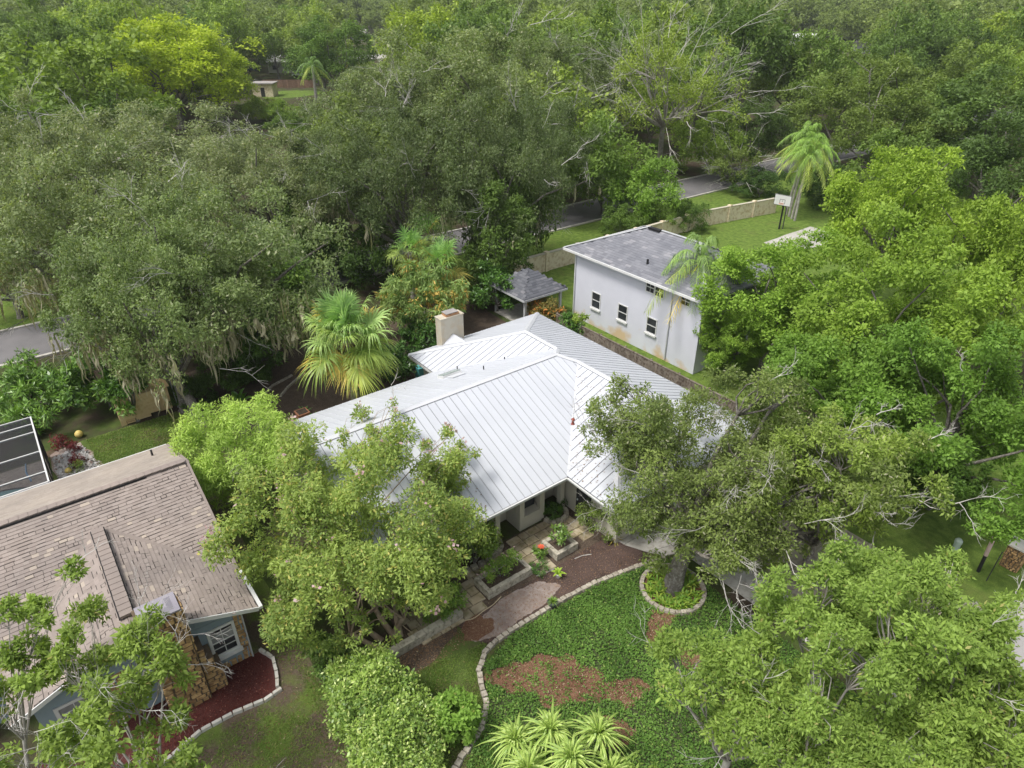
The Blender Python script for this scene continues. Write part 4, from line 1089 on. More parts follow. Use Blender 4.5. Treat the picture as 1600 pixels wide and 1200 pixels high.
block_planter('square stone planter nearest the walk, holding one dark leafy clump', 16.22, 17.38, -12.98, -11.68, 0.42)
block_planter('long stone planter overgrown with roses beside the sandy path', 16.2, 17.32, -16.85, -14.4, 0.42)
lw = thing('low_garden_wall', 'low grey stone wall at the patio end under the crape myrtle', 'wall', (17.35, -20, 0))
for y0 in np.arange(-21.9, -18.3, 0.6):
    MB().bb(17.2, 17.5, y0 + .006, min(y0 + .6, -18.25) - .006, 0, 0.42).build('stone', M['planter_stone'], lw, True)
lw = thing('low_garden_wall', 'short stone step wall left of the crape myrtle trunk', 'wall', (17.0, -23, 0))
for y0 in np.arange(-23.8, -22.5, 0.55):
    MB().bb(16.9, 17.2, y0 + .006, y0 + .544, 0, 0.38).build('stone', M['planter_stone'], lw, True)
for nm, cen, lab in (('porch_bed_edging', (15.0, -15.9, 0), 'scalloped pale stone edging of the porch bed left of the bay'), ('porch_bed_edging', (15.0, -11.0, 0), 'scalloped pale stone edging of the porch bed right of the bay')):
    e_ = thing(nm, lab, 'edging', cen)
    hy = 1.45 if cen[1] < -14 else 0.62
    sheet('planting_soil', blob(cen[0] - .35, cen[1], 0.75, hy + .15, 0, 30, 0.02), 0.075, M['soil'])
    for i in range(11 if hy > 1 else 6):
        a = math.pi * (i + .5) / (11 if hy > 1 else 6) - math.pi / 2
        MB().box((cen[0] - .1 + 0.55 * math.cos(a), cen[1] + hy * math.sin(a), 0.15), (0.24, 0.32, 0.2), math.atan2(math.sin(a) / hy, math.cos(a) / .55) + rg.uniform(-.1, .1), taper=0.9).build('block', M['planter_stone'], e_, True)
# ground cover on the island: real little leaves, thinning out into the mulch
def scatter(name, poly, n, size, mat, keep=None, h=(0.01, 0.10), seed=3, aspect=0.6, upn=1.2, clump=None, droop=0.0):
    r_ = np.random.default_rng(seed)
    P = np.array(poly); lo, hi = P.min(0), P.max(0); pts = []
    while len(pts) < n:
        q = lo + (hi - lo) * r_.random((4 * n, 2))
        for a in q:
            if inside(poly, a[0], a[1]) and (keep is None or keep(a[0], a[1], r_)):
                pts.append(a)
                if len(pts) >= n: break
    pts = np.array(pts)
    C = np.column_stack([pts, h[0] + (h[1] - h[0]) * r_.random(len(pts))])
    g = 0.5 + 0.25 * np.sin(pts[:, 0] * 2.1 + 1.3 * np.sin(pts[:, 1] * 1.7)) + 0.25 * np.sin(pts[:, 1] * 3.1)
    d = r_.normal(size=(n, 3)); d[:, 2] = abs(d[:, 2]) * .35 - droop; ax = unit(d)
    nn = unit(np.array([0, 0, upn]) + .5 * r_.normal(size=(n, 3))); sd = unit(np.cross(ax, nn))
    L = (size * (.6 + .8 * r_.random(n)))[:, None]; w_ = L * aspect
    V = np.stack([C, C + ax * L * .5 + sd * w_ * .5, C + ax * L, C + ax * L * .5 - sd * w_ * .5], 1)
    T = np.stack([r_.random(n), np.clip(g + .15 * r_.normal(size=n), 0, 1), r_.random(n)], 1)
    o = link(name, cards(name, V, T, M[mat])); return tag(o, kind='stuff')
def d_mul(x, y):
    """how deep a spot lies inside a bare patch"""
    return any(inside(b, x, y) for b in MUL)
def keep_cover(x, y, r_):
    if (x - rc[0]) ** 2 + (y - rc[1]) ** 2 < 1.5 ** 2: return False
    if d_mul(x, y): return r_.random() < .07 + .38 * max(0, math.sin(x * 5.1 + 2 * math.sin(y * 4)) * math.sin(y * 4.3 + x))
    thin = 0.5 + 0.5 * math.sin(x * 1.9 + 2) * math.sin(y * 2.3 + x)
    if x > 21.3 and y < -14: return r_.random() < 0.35 + 0.45 * thin
    if x > 23: return r_.random() < 0.45 + 0.4 * thin
    return True
scatter('ground_cover', ISL, 74000, 0.09, 'cover_leaf', keep_cover, (0.02, 0.16), 31)
for i, b in enumerate(MUL): scatter('leaf_litter', b, 1100, 0.075, 'litter', None, (0.018, 0.04), 40 + i, 0.4, 2.0)
scatter('leaf_litter', [(17.4, -18.4), (19.1, -18.2), (19.2, -12.4), (19.9, -9.5), (17.6, -10.5)], 1500, 0.06, 'litter', None, (0.018, 0.03), 51, 0.35, 2.0)
scatter('leaf_litter', [(16.8, -24), (18.8, -23.8), (18.6, -18.6), (17.2, -18.6)], 2200, 0.07, 'litter', None, (0.015, 0.03), 52, 0.4, 2.0)
scatter('grass', [(17.9, -23.6), (24.3, -24.0), (24.3, -20.6), (22, -20.5), (20, -19.3), (19.1, -18.2)], 26000, 0.10, 'grass_leaf', lambda x, y, r: r.random() < .55 + .45 * math.sin(x * 2 + y * 3), (0.0, 0.03), 53, 0.16, 0.4, None, -0.5)
def keep_lawn(x, y, r_): return r_.random() < 0.12 + 0.88 * (math.sin(x * .9 + 1.1 * math.sin(y * 1.1)) * math.sin(y * .8 + 1) > -.05)
scatter('grass', [(14.2, -25.3), (16.3, -25.6), (16.3, -28.8), (17, -34), (28, -34), (28, -24.6), (13, -24.4)], 34000, 0.11, 'grass_leaf', keep_lawn, (0.0, 0.03), 54, 0.16, 0.4, None, -0.5)
scatter('leaf_litter', [(14, -25.3), (17, -25.8), (17.5, -33), (26, -33), (26, -24.4), (14, -24.4)], 2600, 0.07, 'litter', None, (0.012, 0.03), 55, 0.4, 2.0)
scatter('grass', rect(-7, 0.6, -28.6, -23), 26000, 0.12, 'grass_leaf', None, (0.0, 0.03), 56, 0.16, 0.4, None, -0.5)
scatter('mulch_chips', [(13.9, -25.9), (14.6, -25.6), (15.95, -25.95), (16, -26.4), (15.8, -28.6), (16.2, -30), (13.9, -30)], 5200, 0.06, 'mulch_chip', None, (0.022, 0.045), 57, 0.4, 1.6)
# leaves dropped on the metal roof under the crape myrtle and the oak
def roof_litter(poly, zf, n, seed):
    r_ = np.random.default_rng(seed); V = []; T = []
    P = np.array(poly); lo, hi = P.min(0), P.max(0)
    while len(V) < n:
        q = lo + (hi - lo) * r_.random(2)
        if not inside(poly, q[0], q[1]): continue
        a = r_.random() * 6.28; c = np.array([q[0], q[1], zf(*q) + .06]); u = np.array([math.cos(a), math.sin(a), 0]) * .05; v = np.array([-math.sin(a), math.cos(a), 0.1]) * .025
        V.append([c - u, c - v, c + u, c + v]); T.append(r_.random(3))
    o = link('leaf_litter', cards('leaf_litter', np.array(V), np.array(T), M['litter'])); tag(o, kind='stuff')
roof_litter([(13, -20), (13, -15), (15.5, -15), (15.5, -20)], lambda x, y: ZE + K * (15.55 - x), 120, 1)
roof_litter([(10.3, -6), (15.5, -10.8), (18.5, -10.8), (14, -6)], lambda x, y: ZE + K * (y + 10.9), 160, 2)
# lilies in the tree ring
lily = [strap_mesh(60 + k, math.radians(p), 0.42, 0.026, 0.5, 'strap_leaf', 4, stripe=False) for k, p in enumerate((30, 45, 60, 72))]
k = 0
while k < 64:
    a = rg.random() * 6.28; r = 1.15 * math.sqrt(rg.uniform(0.16, 1.0))
    x, y = rc[0] + r * math.cos(a), rc[1] + r * math.sin(a)
    MBV = []; TT = []
    t = thing('lily_plant', 'tuft of strappy yellow green lily leaves in the stone tree ring', 'plant', (x, y, 0.02), 0, 'lilies in the stone tree ring')
    for i in range(9):
        o = link('leaf', lily[min(3, int(i / 2.3))], None, t); o.rotation_euler = (0, 0, i * 2.4 + rg.random()); s = rg.uniform(1.1, 1.7); o.scale = (s, s, s)
        o.color = rg.choice(((.50, .72, .26, 1), (.72, .85, .30, 1), (.95, .95, .40, 1)))
    k += 1
# planter and border plants
pb = tree_set(70, (.42, .42, .22), .62, 420, 0.16, 'glossy_leaf', 7, .45, 6, .55, low=-.2, trunk_r=.02, fork=.3, nlimb=5, twig=False)
put_tree('leafy_plant', 'dark leafy clump growing in the square stone planter', 'plant', pb, (16.8, -12.33, 0.3))
rs1 = bush(71, (.45, .95, .38), .75, 2600, 0.085, 'crape_leaf', petals=26)
put_tree('rose_bush', 'straggling rose bush filling the long stone planter', 'shrub', rs1, (16.75, -15.7, 0.12), 0, (1, 1, 1), (.75, .9, .7))
pbs = bush(72, (.5, .7, .35), .4, 1500, 0.11, 'glossy_leaf')
put_tree('low_shrub', 'dark low shrub in the porch bed by the corner column', 'shrub', pbs, (14.85, -11.05, 0.06), 0, (.8, .85, .8), (.5, .6, .55))
put_tree('low_shrub', 'thin yellow green shrub in the porch bed by the left column', 'shrub', bush(73, (.45, .8, .5), .75, 900, 0.12, 'crape_leaf'), (14.9, -15.1, 0.05), 0, (.8, .8, .8), (1.0, 1.0, .7))
put_tree('climbing_shrub', 'tall climbing shrub against the porch left of the bay', 'shrub', bush(74, (.7, .95, 1.1), 1.3, 4200, 0.11, 'glossy_leaf'), (15.3, -16.2, 0), 0, (1, 1, 1), (1.2, 1.1, .9))
put_tree('round_shrub', 'rounded dark green shrub where patio meets the walk', 'shrub', bush(75, (1.25, 1.0, .75), .9, 6000, 0.10, 'front_oak_leaf'), (16.95, -9.95, 0), 0, (.85, .85, .9), (1.1, 1.15, 1.0))
fr = thing('flower_plant', 'plant with one large coral red flower by the square planter', 'plant', (16.75, -13.45, 0.05))
me_ = bush(76, (.3, .3, .22), .35, 340, 0.14, 'glossy_leaf')
for kk, vv in me_.items(): link(kk, vv, None, fr)
fl = MB()
for i in range(7):
    a = i * .9; fl.poly([(0, 0, .62), (.12 * math.cos(a - .5), .12 * math.sin(a - .5), .72), (.19 * math.cos(a), .19 * math.sin(a), .70), (.12 * math.cos(a + .5), .12 * math.sin(a + .5), .72)])
fl.tube([(0, 0, 0), (0, 0, .63)], .012, 5); fl.build('flower', M['flower_red'], fr)
put_tree('low_shrub', 'small dark fern clump at the right end of the long planter', 'shrub', bush(77, (.35, .35, .25), .3, 800, 0.07, 'glossy_leaf'), (17.35, -14.05, 0), 0, (1, 1, 1), (.6, .8, .8))
bz = thing('bromeliad_clump', 'brownish spiky clump beside the rounded shrub and walk', 'plant', (18.0, -9.85, 0))
brown = [strap_mesh(80 + k, math.radians(p), 0.62, 0.03, 0.35, 'strap_leaf', 4, stripe=False) for k, p in enumerate((15, 35, 52, 70))]
rosette('', '', 'plant', brown, 26, None, 0, 0, ng, 1.0, (.85, .55, .32), None, bz, (0, 0, 0.05))
# pots and hoses
p1 = thing('potted_bromeliad', 'small white pot with a lime green rosette on the mulch path', 'potted plant', tuple(at(872, 902, 0)))
MB().lathe([(0.10, 0.01), (0.15, 0.22), (0.165, 0.24), (0.165, 0.28), (0.14, 0.28), (0.13, 0.22)], 14).build('pot', M['pot_white'], p1)
lime = [strap_mesh(84 + k, math.radians(p), 0.42, 0.055, 0.4, 'strap_leaf', 4, stripe=False) for k, p in enumerate((25, 42, 65))]
rosette('', '', 'plant', lime, 13, None, 0, 0, ng, 1.0, (.95, 1.05, .35), None, p1, (0, 0, .24))
p2 = thing('potted_grass', 'dark pot with a fine tufted plant beside the stone edging', 'potted plant', tuple(at(863, 948, 0)))
MB().lathe([(0.15, 0.01), (0.21, 0.28), (0.23, 0.30), (0.23, 0.33), (0.19, 0.33), (0.18, 0.27)], 14).build('pot', M['pot_dark'], p2)
tuft = [strap_mesh(88 + k, math.radians(p), 0.42, 0.012, 0.4, 'strap_leaf', 4, stripe=False) for k, p in enumerate((35, 55, 75))]
rosette('', '', 'plant', tuft, 42, None, 0, 0, ng, 1.0, (.6, .75, .35), None, p2, (0, 0, .28))
def hose(label, px, mat='hose', r=0.022, z=0.03, name='garden_hose'):
    pts = [at(a, b, z) for a, b in px]; sm = []
    for i in range(len(pts) - 1):
        for k_ in range(5):
            t = k_ / 5; p0 = pts[max(i - 1, 0)]; p1_ = pts[i]; p2_ = pts[i + 1]; p3 = pts[min(i + 2, len(pts) - 1)]
            sm.append(0.5 * ((2 * p1_) + (p2_ - p0) * t + (2 * p0 - 5 * p1_ + 4 * p2_ - p3) * t * t + (3 * p1_ - p0 - 3 * p2_ + p3) * t ** 3))
    sm.append(pts[-1]); o = MB().tube(sm, r, 6).build(name, M[mat], smooth=True); return tag(o, label, 'hose')
hose('tan garden hose lying along the edge of the paved patio', [(723, 970), (740, 966), (755, 955), (770, 945), (783, 932)])
hose('tan garden hose curling over soil below the crape myrtle', [(622, 970), (640, 986), (660, 995), (680, 991), (697, 982)])
tag(MB().tube([at(838, 900, .03), at(850, 896, .05), at(866, 889, .04)], .025, 5).build('fallen_stick', M['dead_wood']), 'pale fallen stick on the mulch right of planter', 'stick')
tag(MB().tube([at(898, 873, .03), at(910, 868, .06), at(924, 866, .03)], .022, 5).build('fallen_stick', M['dead_wood']), 'pale bent stick lying below the square planter', 'stick')
# ------------------------------------------------------------------ pool cage, yard pieces on the left
cg = thing('pool_cage', 'dark screened pool enclosure with white beams behind brown roof', 'pool enclosure', (-3, -34, 0))
m_s, nt_, pb_ = newmat('screen')
pb_.inputs['Base Color'].default_value = (0.02, 0.021, 0.024, 1); pb_.inputs['Roughness'].default_value = 0.6
tb = nt_.nodes.new('ShaderNodeBsdfTransparent'); mx = nt_.nodes.new('ShaderNodeMixShader'); mx.inputs[0].default_value = 0.36
nt_.links.new(tb.outputs[0], mx.inputs[1]); nt_.links.new(pb_.outputs[0], mx.inputs[2]); nt_.links.new(mx.outputs[0], nt_.nodes['Material Output'].inputs['Surface'])
M['screen'] = m_s
CY, CZ = -30.65, 2.75
bx = [-6.4, -5.55, -4.6, -2.4, -0.3, 0.7]
for a, b in zip(bx, bx[1:]):
    MB().bb(a + .03, b - .03, -41, CY - .03, CZ - .006, CZ).build('screen_panel', M['screen'], cg, True)
    MB().bb(a + .03, b - .03, CY - .004, CY + .004, 0.05, CZ - .05).build('screen_panel', M['screen'], cg, True)
MB().bb(-6.404, -6.396, -41, CY, .05, CZ - .05).build('screen_panel', M['screen'], cg, True)
for x in bx: MB().bb(x - .03, x + .03, -41, CY, CZ - .05, CZ + .03).build('beam', M['white_paint'], cg, True)
MB().bb(-6.43, 0.73, CY - .035, CY + .035, CZ - .055, CZ + .035).build('beam', M['white_paint'], cg, True)
for x in bx[:-1]: MB().bb(x - .028, x + .028, CY - .03, CY + .03, 0, CZ - .06).build('post', M['dark_metal'], cg, True)
sheet('pool_deck', rect(-6.3, 0.7, -41, -30.7), 0.02, M['pool_deck'])
pc = at(2, 800, 0)
tag(MB().prism(blob(pc.x, pc.y, 1.9, 2.1, 0, 36, 0.02), 0.022, 0.05).build('pool_coping', M['dark_metal']), kind='structure')
tag(MB().prism(blob(pc.x, pc.y, 1.75, 1.95, 0, 36, 0.02), 0.03, 0.055).build('pool_water', M['pool_water']), kind='structure')
hose('blue pool hose lying on the deck inside the screen cage', [(40, 725), (41, 738), (45, 745), (49, 752)], 'blue_hose', 0.04)
RK = jag([(-7.0, -28.9), (-4.2, -28.3), (0.6, -28.7), (0.6, -30.5), (-6.6, -30.5)], 0.2, 33)
sheet('rock_bed', RK, 0.012, M['sand'])
scatter('white_rocks', [(-6.6, -29.0), (-4.2, -28.5), (0.4, -28.9), (0.4, -30.4), (-6.0, -30.4)], 7000, 0.14, 'white_rock', lambda x, y, r: r.random() < .65 + .35 * math.sin(x * 2.2 + y), (0.02, 0.05), 61, 0.85, 2)
for (px, py, s, lab) in ((97, 697, 1.0, 'dark red leafy plant at top of the white rock bed'), (118, 705, .75, 'small dark red plant right of the yellow ball bed'), (122, 727, .8, 'dark red plant in the middle of white rocks')):
    put_tree('red_plant', lab, 'plant', bush(int(90 + px), (.6, .4, .3), .3, 520, 0.13, 'red_leaf'), tuple(at(px, py, 0)), 0, (s, s, s), (1, 1, 1))
put_tree('low_shrub', 'small green tuft by the gutter in white rocks', 'shrub', bush(95, (.5, .35, .2), .25, 500, 0.08, 'leaf'), tuple(at(122, 735, 0)), 0, (1, 1, 1), (1.1, 1.2, 1))
by = MB().lathe([(0.02, 0), (.14, .04), (.21, .15), (.23, .24), (.20, .33), (.12, .42), (.02, .46)], 14); yb = by.build('yellow_ball', M['yellow'], smooth=True); yb.location = at(125, 683, 0)
tag(yb, 'pale yellow ball at the edge of the rock bed', 'ball')
by = MB().lathe([(0.02, 0), (.14, .03), (.19, .10), (.17, .2), (.08, .27), (.02, .28)], 10); yb = by.build('yellow_ball', M['yellow'], smooth=True); yb.location = at(108, 738, 0)
tag(yb, 'small dull yellow ball by the gutter in white rocks', 'ball')
ph = thing('plywood_playhouse', 'pale plywood playhouse front standing under mossy oak', 'playhouse', (-7.5, -25.3, 0))
MB().bb(-7.42, -7.35, -26.6, -24.35, 0.30, 1.75).build('panel', M['plywood'], ph, True)
MB().bb(-7.42, -7.35, -26.6, -26.3, 0, .297).build('panel', M['plywood'], ph, True)
MB().bb(-7.42, -7.35, -25.75, -24.9, 0.10, .297).build('panel', M['plywood'], ph, True)
MB().bb(-7.62, -7.55, -24.3, -23.6, 0.12, 1.75).build('side_panel', M['plywood'], ph, True)
MB().bb(-8.6, -7.43, -26.57, -26.52, 0, 1.7).build('side_panel', M['plywood'], ph, True)
for z in (0.1, 0.24): MB().bb(-7.5, -7.32, -26.28, -25.8, z - .03, z + .03).build('step', M['plywood'], ph, True)
MB().bb(-8.8, -7.3, -26.7, -23.5, 1.76, 1.80).build('roof_sheet', M['plywood'], ph, True)
for y, wh_ in ((-23.3, 'left'), (-23.15, 'middle'), (-23.0, 'right')):
    tag(MB().bar((-7.5, y, 0.05), (-8.3, y + .05, 2.0), .07, .05).build('leaning_post', M['grey_wall']), wh_ + ' of the three grey posts leaning behind the plywood playhouse', 'post', 'grey posts leaning behind the playhouse')
# back garden bits behind the metal roof
ge_ = thing('path_edging', 'thin line of pale stones edging the back garden path', 'edging', tuple(at(440, 605)))
for pts in ([(415, 615), (425, 604), (440, 596), (455, 588)], [(440, 618), (450, 606), (462, 595), (475, 585)]):
    for p, a in along([tuple(at(*q))[:2] for q in pts], 0.36): MB().box((p.x, p.y, .05), (.33, .16, .12), a, taper=.85).build('block', M['kerb_stone'], ge_, True)
tp = thing('terracotta_planter', 'square terracotta planter at the far left roof corner', 'planter', tuple(at(474, 655)))
MB().box((0, 0, .25), (.62, .62, .5), taper=1.15).box((0, 0, .53), (.75, .75, .07)).build('pot', M['terracotta'], tp)
MB().box((0, 0, .57), (.6, .6, .02)).build('soil', M['soil'], tp)
tb_ = thing('teal_bin', 'teal garden bin half hidden beside the back roof corner', 'bin', tuple(at(658, 592)))
MB().box((0, 0, .45), (.5, .5, .9), taper=1.1).build('body', M['teal'], tb_); MB().box((0, 0, .94), (.6, .6, .06)).build('lid', M['teal'], tb_)
# street side pieces on the right
pi = thing('mailbox_pillar', 'stacked stone pillar with flat white cap beside front street', 'pillar', tuple(at(1578, 884)))
MB().box((0, 0, .62), (.66, .66, 1.24)).build('core', M['mortar'], pi)
for ax_, at2, out in ((0, .33, 1), (1, -.33, -1), (0, -.33, -1), (1, .33, 1)):
    nk = len(COL.objects)
    t0 = thing('tmp', 'x', 'x'); stones(ax_, at2, -.33, .33, 0, 1.22, out, t0, .2)
    for ch_ in list(t0.children): ch_.parent = pi; ch_.location = (0, 0, 0)
    bpy.data.objects.remove(t0)
MB().box((0, 0, 1.29), (.80, .80, .09)).build('cap', M['white_block'], pi)
pk = thing('marker_post', 'slim post, black below and pinkish above, on front verge', 'post', tuple(at(1528, 893)))
MB().tube([(0, 0, 0), (0, 0, 1.0)], .075, 10).build('base_sleeve', M['black'], pk); MB().tube([(0, 0, 1.0), (0, 0, 2.15)], .085, 10).build('upper_sleeve', M['pink_post'], pk)
MB().lathe([(.095, 2.15), (.095, 2.32), (.05, 2.36)], 10).build('cap', M['dark_metal'], pk)
tag(MB().tube([at(1541, 908, 0), at(1541, 908, 0) + Vector((0.05, 0.1, 1.75))], .022, 6).build('thin_rod', M['dark_metal']), 'thin dark metal rod standing left of the stone pillar', 'rod')
pd = thing('utility_pedestal', 'pale green utility pedestal on the front lawn', 'utility box', tuple(at(1490, 864)))
MB().lathe([(.15, 0), (.15, .62), (.17, .64), (.17, .78), (.11, .86), (.02, .88)], 12).build('body', M['pedestal_green'], pd, smooth=False)
# basketball hoop by the garden wall
bh = thing('basketball_hoop', 'basketball hoop on black pole beside the tan garden wall', 'basketball hoop', tuple(at(1217, 358)))
to = (CAM - bh.location); to.z = 0; to.normalize(); bh.rotation_euler = (0, 0, math.atan2(to.y, to.x) - .35)
MB().tube([(0, 0, 0), (0, 0, 2.4), (.55, 0, 3.3)], .10, 8).build('pole', M['black'], bh)
MB().tube([(-.25, .3, 0), (-.22, .28, 2.3), (.5, .1, 3.4)], .06, 8).build('brace', M['dark_metal'], bh)
MB().bb(.56, .60, -.92, .92, 2.75, 3.9).build('backboard', M['white_paint'], bh)
q = MB()
for a in ((-.92, .92, 2.75, 2.79), (-.92, .92, 3.86, 3.9), (-.92, -.88, 2.79, 3.86), (.88, .92, 2.79, 3.86), (-.3, .3, 2.95, 2.99), (-.3, .3, 3.39, 3.43), (-.3, -.26, 2.99, 3.39), (.26, .3, 2.99, 3.39)): q.bb(.601, .608, *a)
q.build('board_marking', M['dark_metal'], bh)
q = MB(); q.tube([(.85 + .23 * math.cos(i * math.pi / 8), .23 * math.sin(i * math.pi / 8), 3.0) for i in range(17)], .018, 5); q.build('rim', M['orange'], bh)
# bird feeder hanging from the front oak
bf = thing('bird_feeder', 'small red bird feeder hanging over the metal roof valley', 'bird feeder', tuple(at(895, 663, 5.6)))
MB().lathe([(.09, 0), (.10, .03), (.06, .05), (.06, .25), (.10, .27), (.03, .34)], 10).build('body', M['feeder_red'], bf)
MB().tube([(0, 0, .33), (0.02, 0.05, 1.5)], .008, 4).build('cord', M['dark_metal'], bf)
# ------------------------------------------------------------------ far yards seen through gaps in the trees
sh = thing('tan_shed', 'small tan shed with flat brown roof in a far yard', 'shed', tuple(at(416, 150)), HEAD)
MB().box((0, 0, 1.5), (5, 4, 3)).build('wall', M['wall_tan'], sh); MB().box((0, 0, 3.1), (5.8, 4.8, .25)).build('roof', M['far_roof'], sh); MB().box((0, -2.03, 1.1), (1, .04, 2.1)).build('door', M['dark_metal'], sh)
ff = thing('red_wooden_fence', 'reddish board fence behind the bright far lawn', 'fence', tuple(at(447, 137)), HEAD)
for i in range(28): MB().box((-6 + i * .5, 0, 1.0), (.46, .05, 2.0)).build('board', M['red_fence_wood'], ff)
sheet('far_lawn', blob(*tuple(at(452, 147))[:2], 7, 9, 0.5, 24, .1), 0.01, M['lawn'])
def car(label, px, py, mat, rz):
    c = thing('parked_car', label, 'car', tuple(at(px, py)), rz, 'cars parked in the far yards')
    b = MB(); n = len(b.v)
    prof = [(-2.2, .45), (-2.2, .85), (-1.9, .95), (-1.1, 1.0), (1.0, 1.0), (2.0, .85), (2.2, .7), (2.2, .45)]
    for y in (-.85, .85): b.v += [(x, y, z) for x, z in prof]
    m_ = len(prof); b.f += [tuple(range(m_))[::-1], tuple(range(m_, 2 * m_))] + [(i, (i + 1) % m_, m_ + (i + 1) % m_, m_ + i) for i in range(m_)]
    b.build('body', M[mat], c)
    g_ = MB(); g_.box((-.2, 0, 1.25), (2.5, 1.55, .5), taper=.75); g_.build('window_glass', M['glass'], c)
    r_ = MB(); r_.box((-.2, 0, 1.515), (1.85, 1.16, .03)); r_.build('roof', M[mat], c)
    for x in (-1.35, 1.35):
        for y in (-.82, .82):
            MB().tube([(x, y - .1, .33), (x, y + .1, .33)], .33, 12).build('wheel', M['black'], c)
car('dark blue car parked in a far yard by the shed', 398, 112, 'car_blue', HEAD + .3)
car('white car parked behind the far red fence', 468, 120, 'car_white', HEAD)
car('dark blue car half hidden among right hand trees', 1303, 74, 'car_blue', HEAD + .2)
for (px, py, w_, lab) in ((455, 112, 12, 'white flat roofed house end behind the red fence'), (1252, 70, 14, 'low white building half hidden by far trees at right'), (1352, 82, 8, 'pale grey roof showing between the far right trees'), (550, 62, 16, 'dark roofed house in shade beyond the far trees'), (1160, 62, 10, 'white wall sliver among the far middle trees')):
    b_ = thing('far_house', lab, 'house', tuple(at(px, py)), HEAD)
    MB().box((0, 0, 1.5), (w_, 8, 3)).build('wall', M['white_render' if 0 else ('white_paint' if 'white' in lab else 'grey_wall')], b_)
    r_ = MB(); r_.prism([(-w_ / 2 - .5, -4.5), (w_ / 2 + .5, -4.5), (w_ / 2 + .5, 4.5), (-w_ / 2 - .5, 4.5)], 3.01, 3.3); r_.v += [(-w_ / 2 - .5, 0, 5), (w_ / 2 + .5, 0, 5)]
    n_ = len(r_.v); r_.f += [(4, 5, n_ - 1, n_ - 2), (7, n_ - 2, n_ - 1, 6), (4, n_ - 2, 7), (5, 6, n_ - 1)]
    r_.build('roof', M['white_paint' if 'white' in lab else 'far_roof'], b_)
    for i in range(3): MB().box((-w_ / 3 + i * w_ / 3, -4.02, 1.6), (1.2, .05, 1.2)).build('window', M['glass'], b_)
sheet('far_drive', blob(*tuple(at(588, 88))[:2], 9, 16, 0.5, 24, .1), 0.012, M['concrete'])
up_ = thing('utility_pole', 'pale leaning utility pole at the far left edge', 'utility pole', tuple(at(19, 168)))
MB().tube([(0, 0, 0), (-1.0, 0.6, 8.5)], [.24, .16], 8).build('shaft', M['pale_bark'], up_); MB().bar((-1.9, .6, 8.0), (.1, .6, 8.0), .12, .14).build('crossarm', M['pale_bark'], up_)
for z_, lab in ((8.6, 'upper power line crossing behind the far right trees'), (7.4, 'lower power line crossing behind the far right trees')):
    A_ = at(1150, 66, 8.0); B_ = at(1500, 46, 8.0); pts = [A_ + (B_ - A_) * t + Vector((0, 0, (z_ - 8) + 2.0 * (t - .5) ** 2)) for t in np.linspace(0, 1, 14)]
    tag(MB().tube(pts, .05, 4).build('power_line', M['dark_metal']), lab, 'power line')

# ------------------------------------------------------------------ the near trees, one by one
rt = random.Random(99)
def near(name, label, cat, px, py, zc, base=None, group=None, color=(1, 1, 1), **kw):
    """a tree whose crown centre stands at height zc where the photograph shows it"""
    c = at(px, py, zc)
    b = Vector((c.x, c.y, 0)) if base is None else Vector((base[0], base[1], 0))
    lobes = kw.pop('lobes', None)
    if lobes:                                   # further lobes of the crown: (px, py, z, rx, ry, rz, clumps)
        ex = []
        for l in lobes:
            q = at(l[0], l[1], l[2]); ex.append((q.x - b.x, q.y - b.y, l[2]) + tuple(l[3:]))
        kw['extra'] = ex
    ms = tree_set(zc=zc, lean=(c.x - b.x, c.y - b.y), **kw)
    return put_tree(name, label, cat, ms, b, 0, (1, 1, 1), color, group)
# crape myrtle with pink blossom in front of the metal roof
near('crape_myrtle_tree', 'broad crape myrtle dotted with pink blossom before the metal roof', 'tree', 572, 822, 4.3, tuple(at(612, 1002))[:2],
     lobes=[(480, 955, 2.2, 1.5, 1.5, 1.3, 14), (640, 905, 2.6, 1.7, 1.7, 1.4, 14), (560, 990, 1.9, 1.4, 1.4, 1.0, 10), (470, 800, 4.0, 1.3, 1.4, 1.2, 10), (585, 668, 5.6, 1.7, 1.7, 1.1, 12), (690, 715, 5.0, 1.4, 1.4, 1.1, 10), (462, 880, 3.0, 1.2, 1.3, 1.1, 10)], seed=201, R=(4.1, 4.3, 2.9), nleaf=112000, size=0.132, leaf='crape_leaf', n1=60, f1=0.22, n2=12, f2=0.46, low=-.8, hollow=.62, lump=.20, trunk_r=.24, fork=.22, nlimb=30, bark='crape_bark', stems=5, petals=1000, dead=4, dead_L=.8, upn=.6)
# feathery light green tree at the corner of the brown house
near('feathery_tree', 'feathery lime green tree beside the brown shingle roof corner', 'tree', 372, 702, 3.6, tuple(at(385, 790))[:2],
     seed=202, R=(2.4, 2.4, 1.9), nleaf=32000, size=0.16, leaf='feather_leaf', n1=34, f1=.32, n2=9, f2=.5, aspect=.28, low=-0.9, trunk_r=.14, fork=.3, nlimb=16, bark='pale_bark', droop=.5, upn=.9, flat=.7)
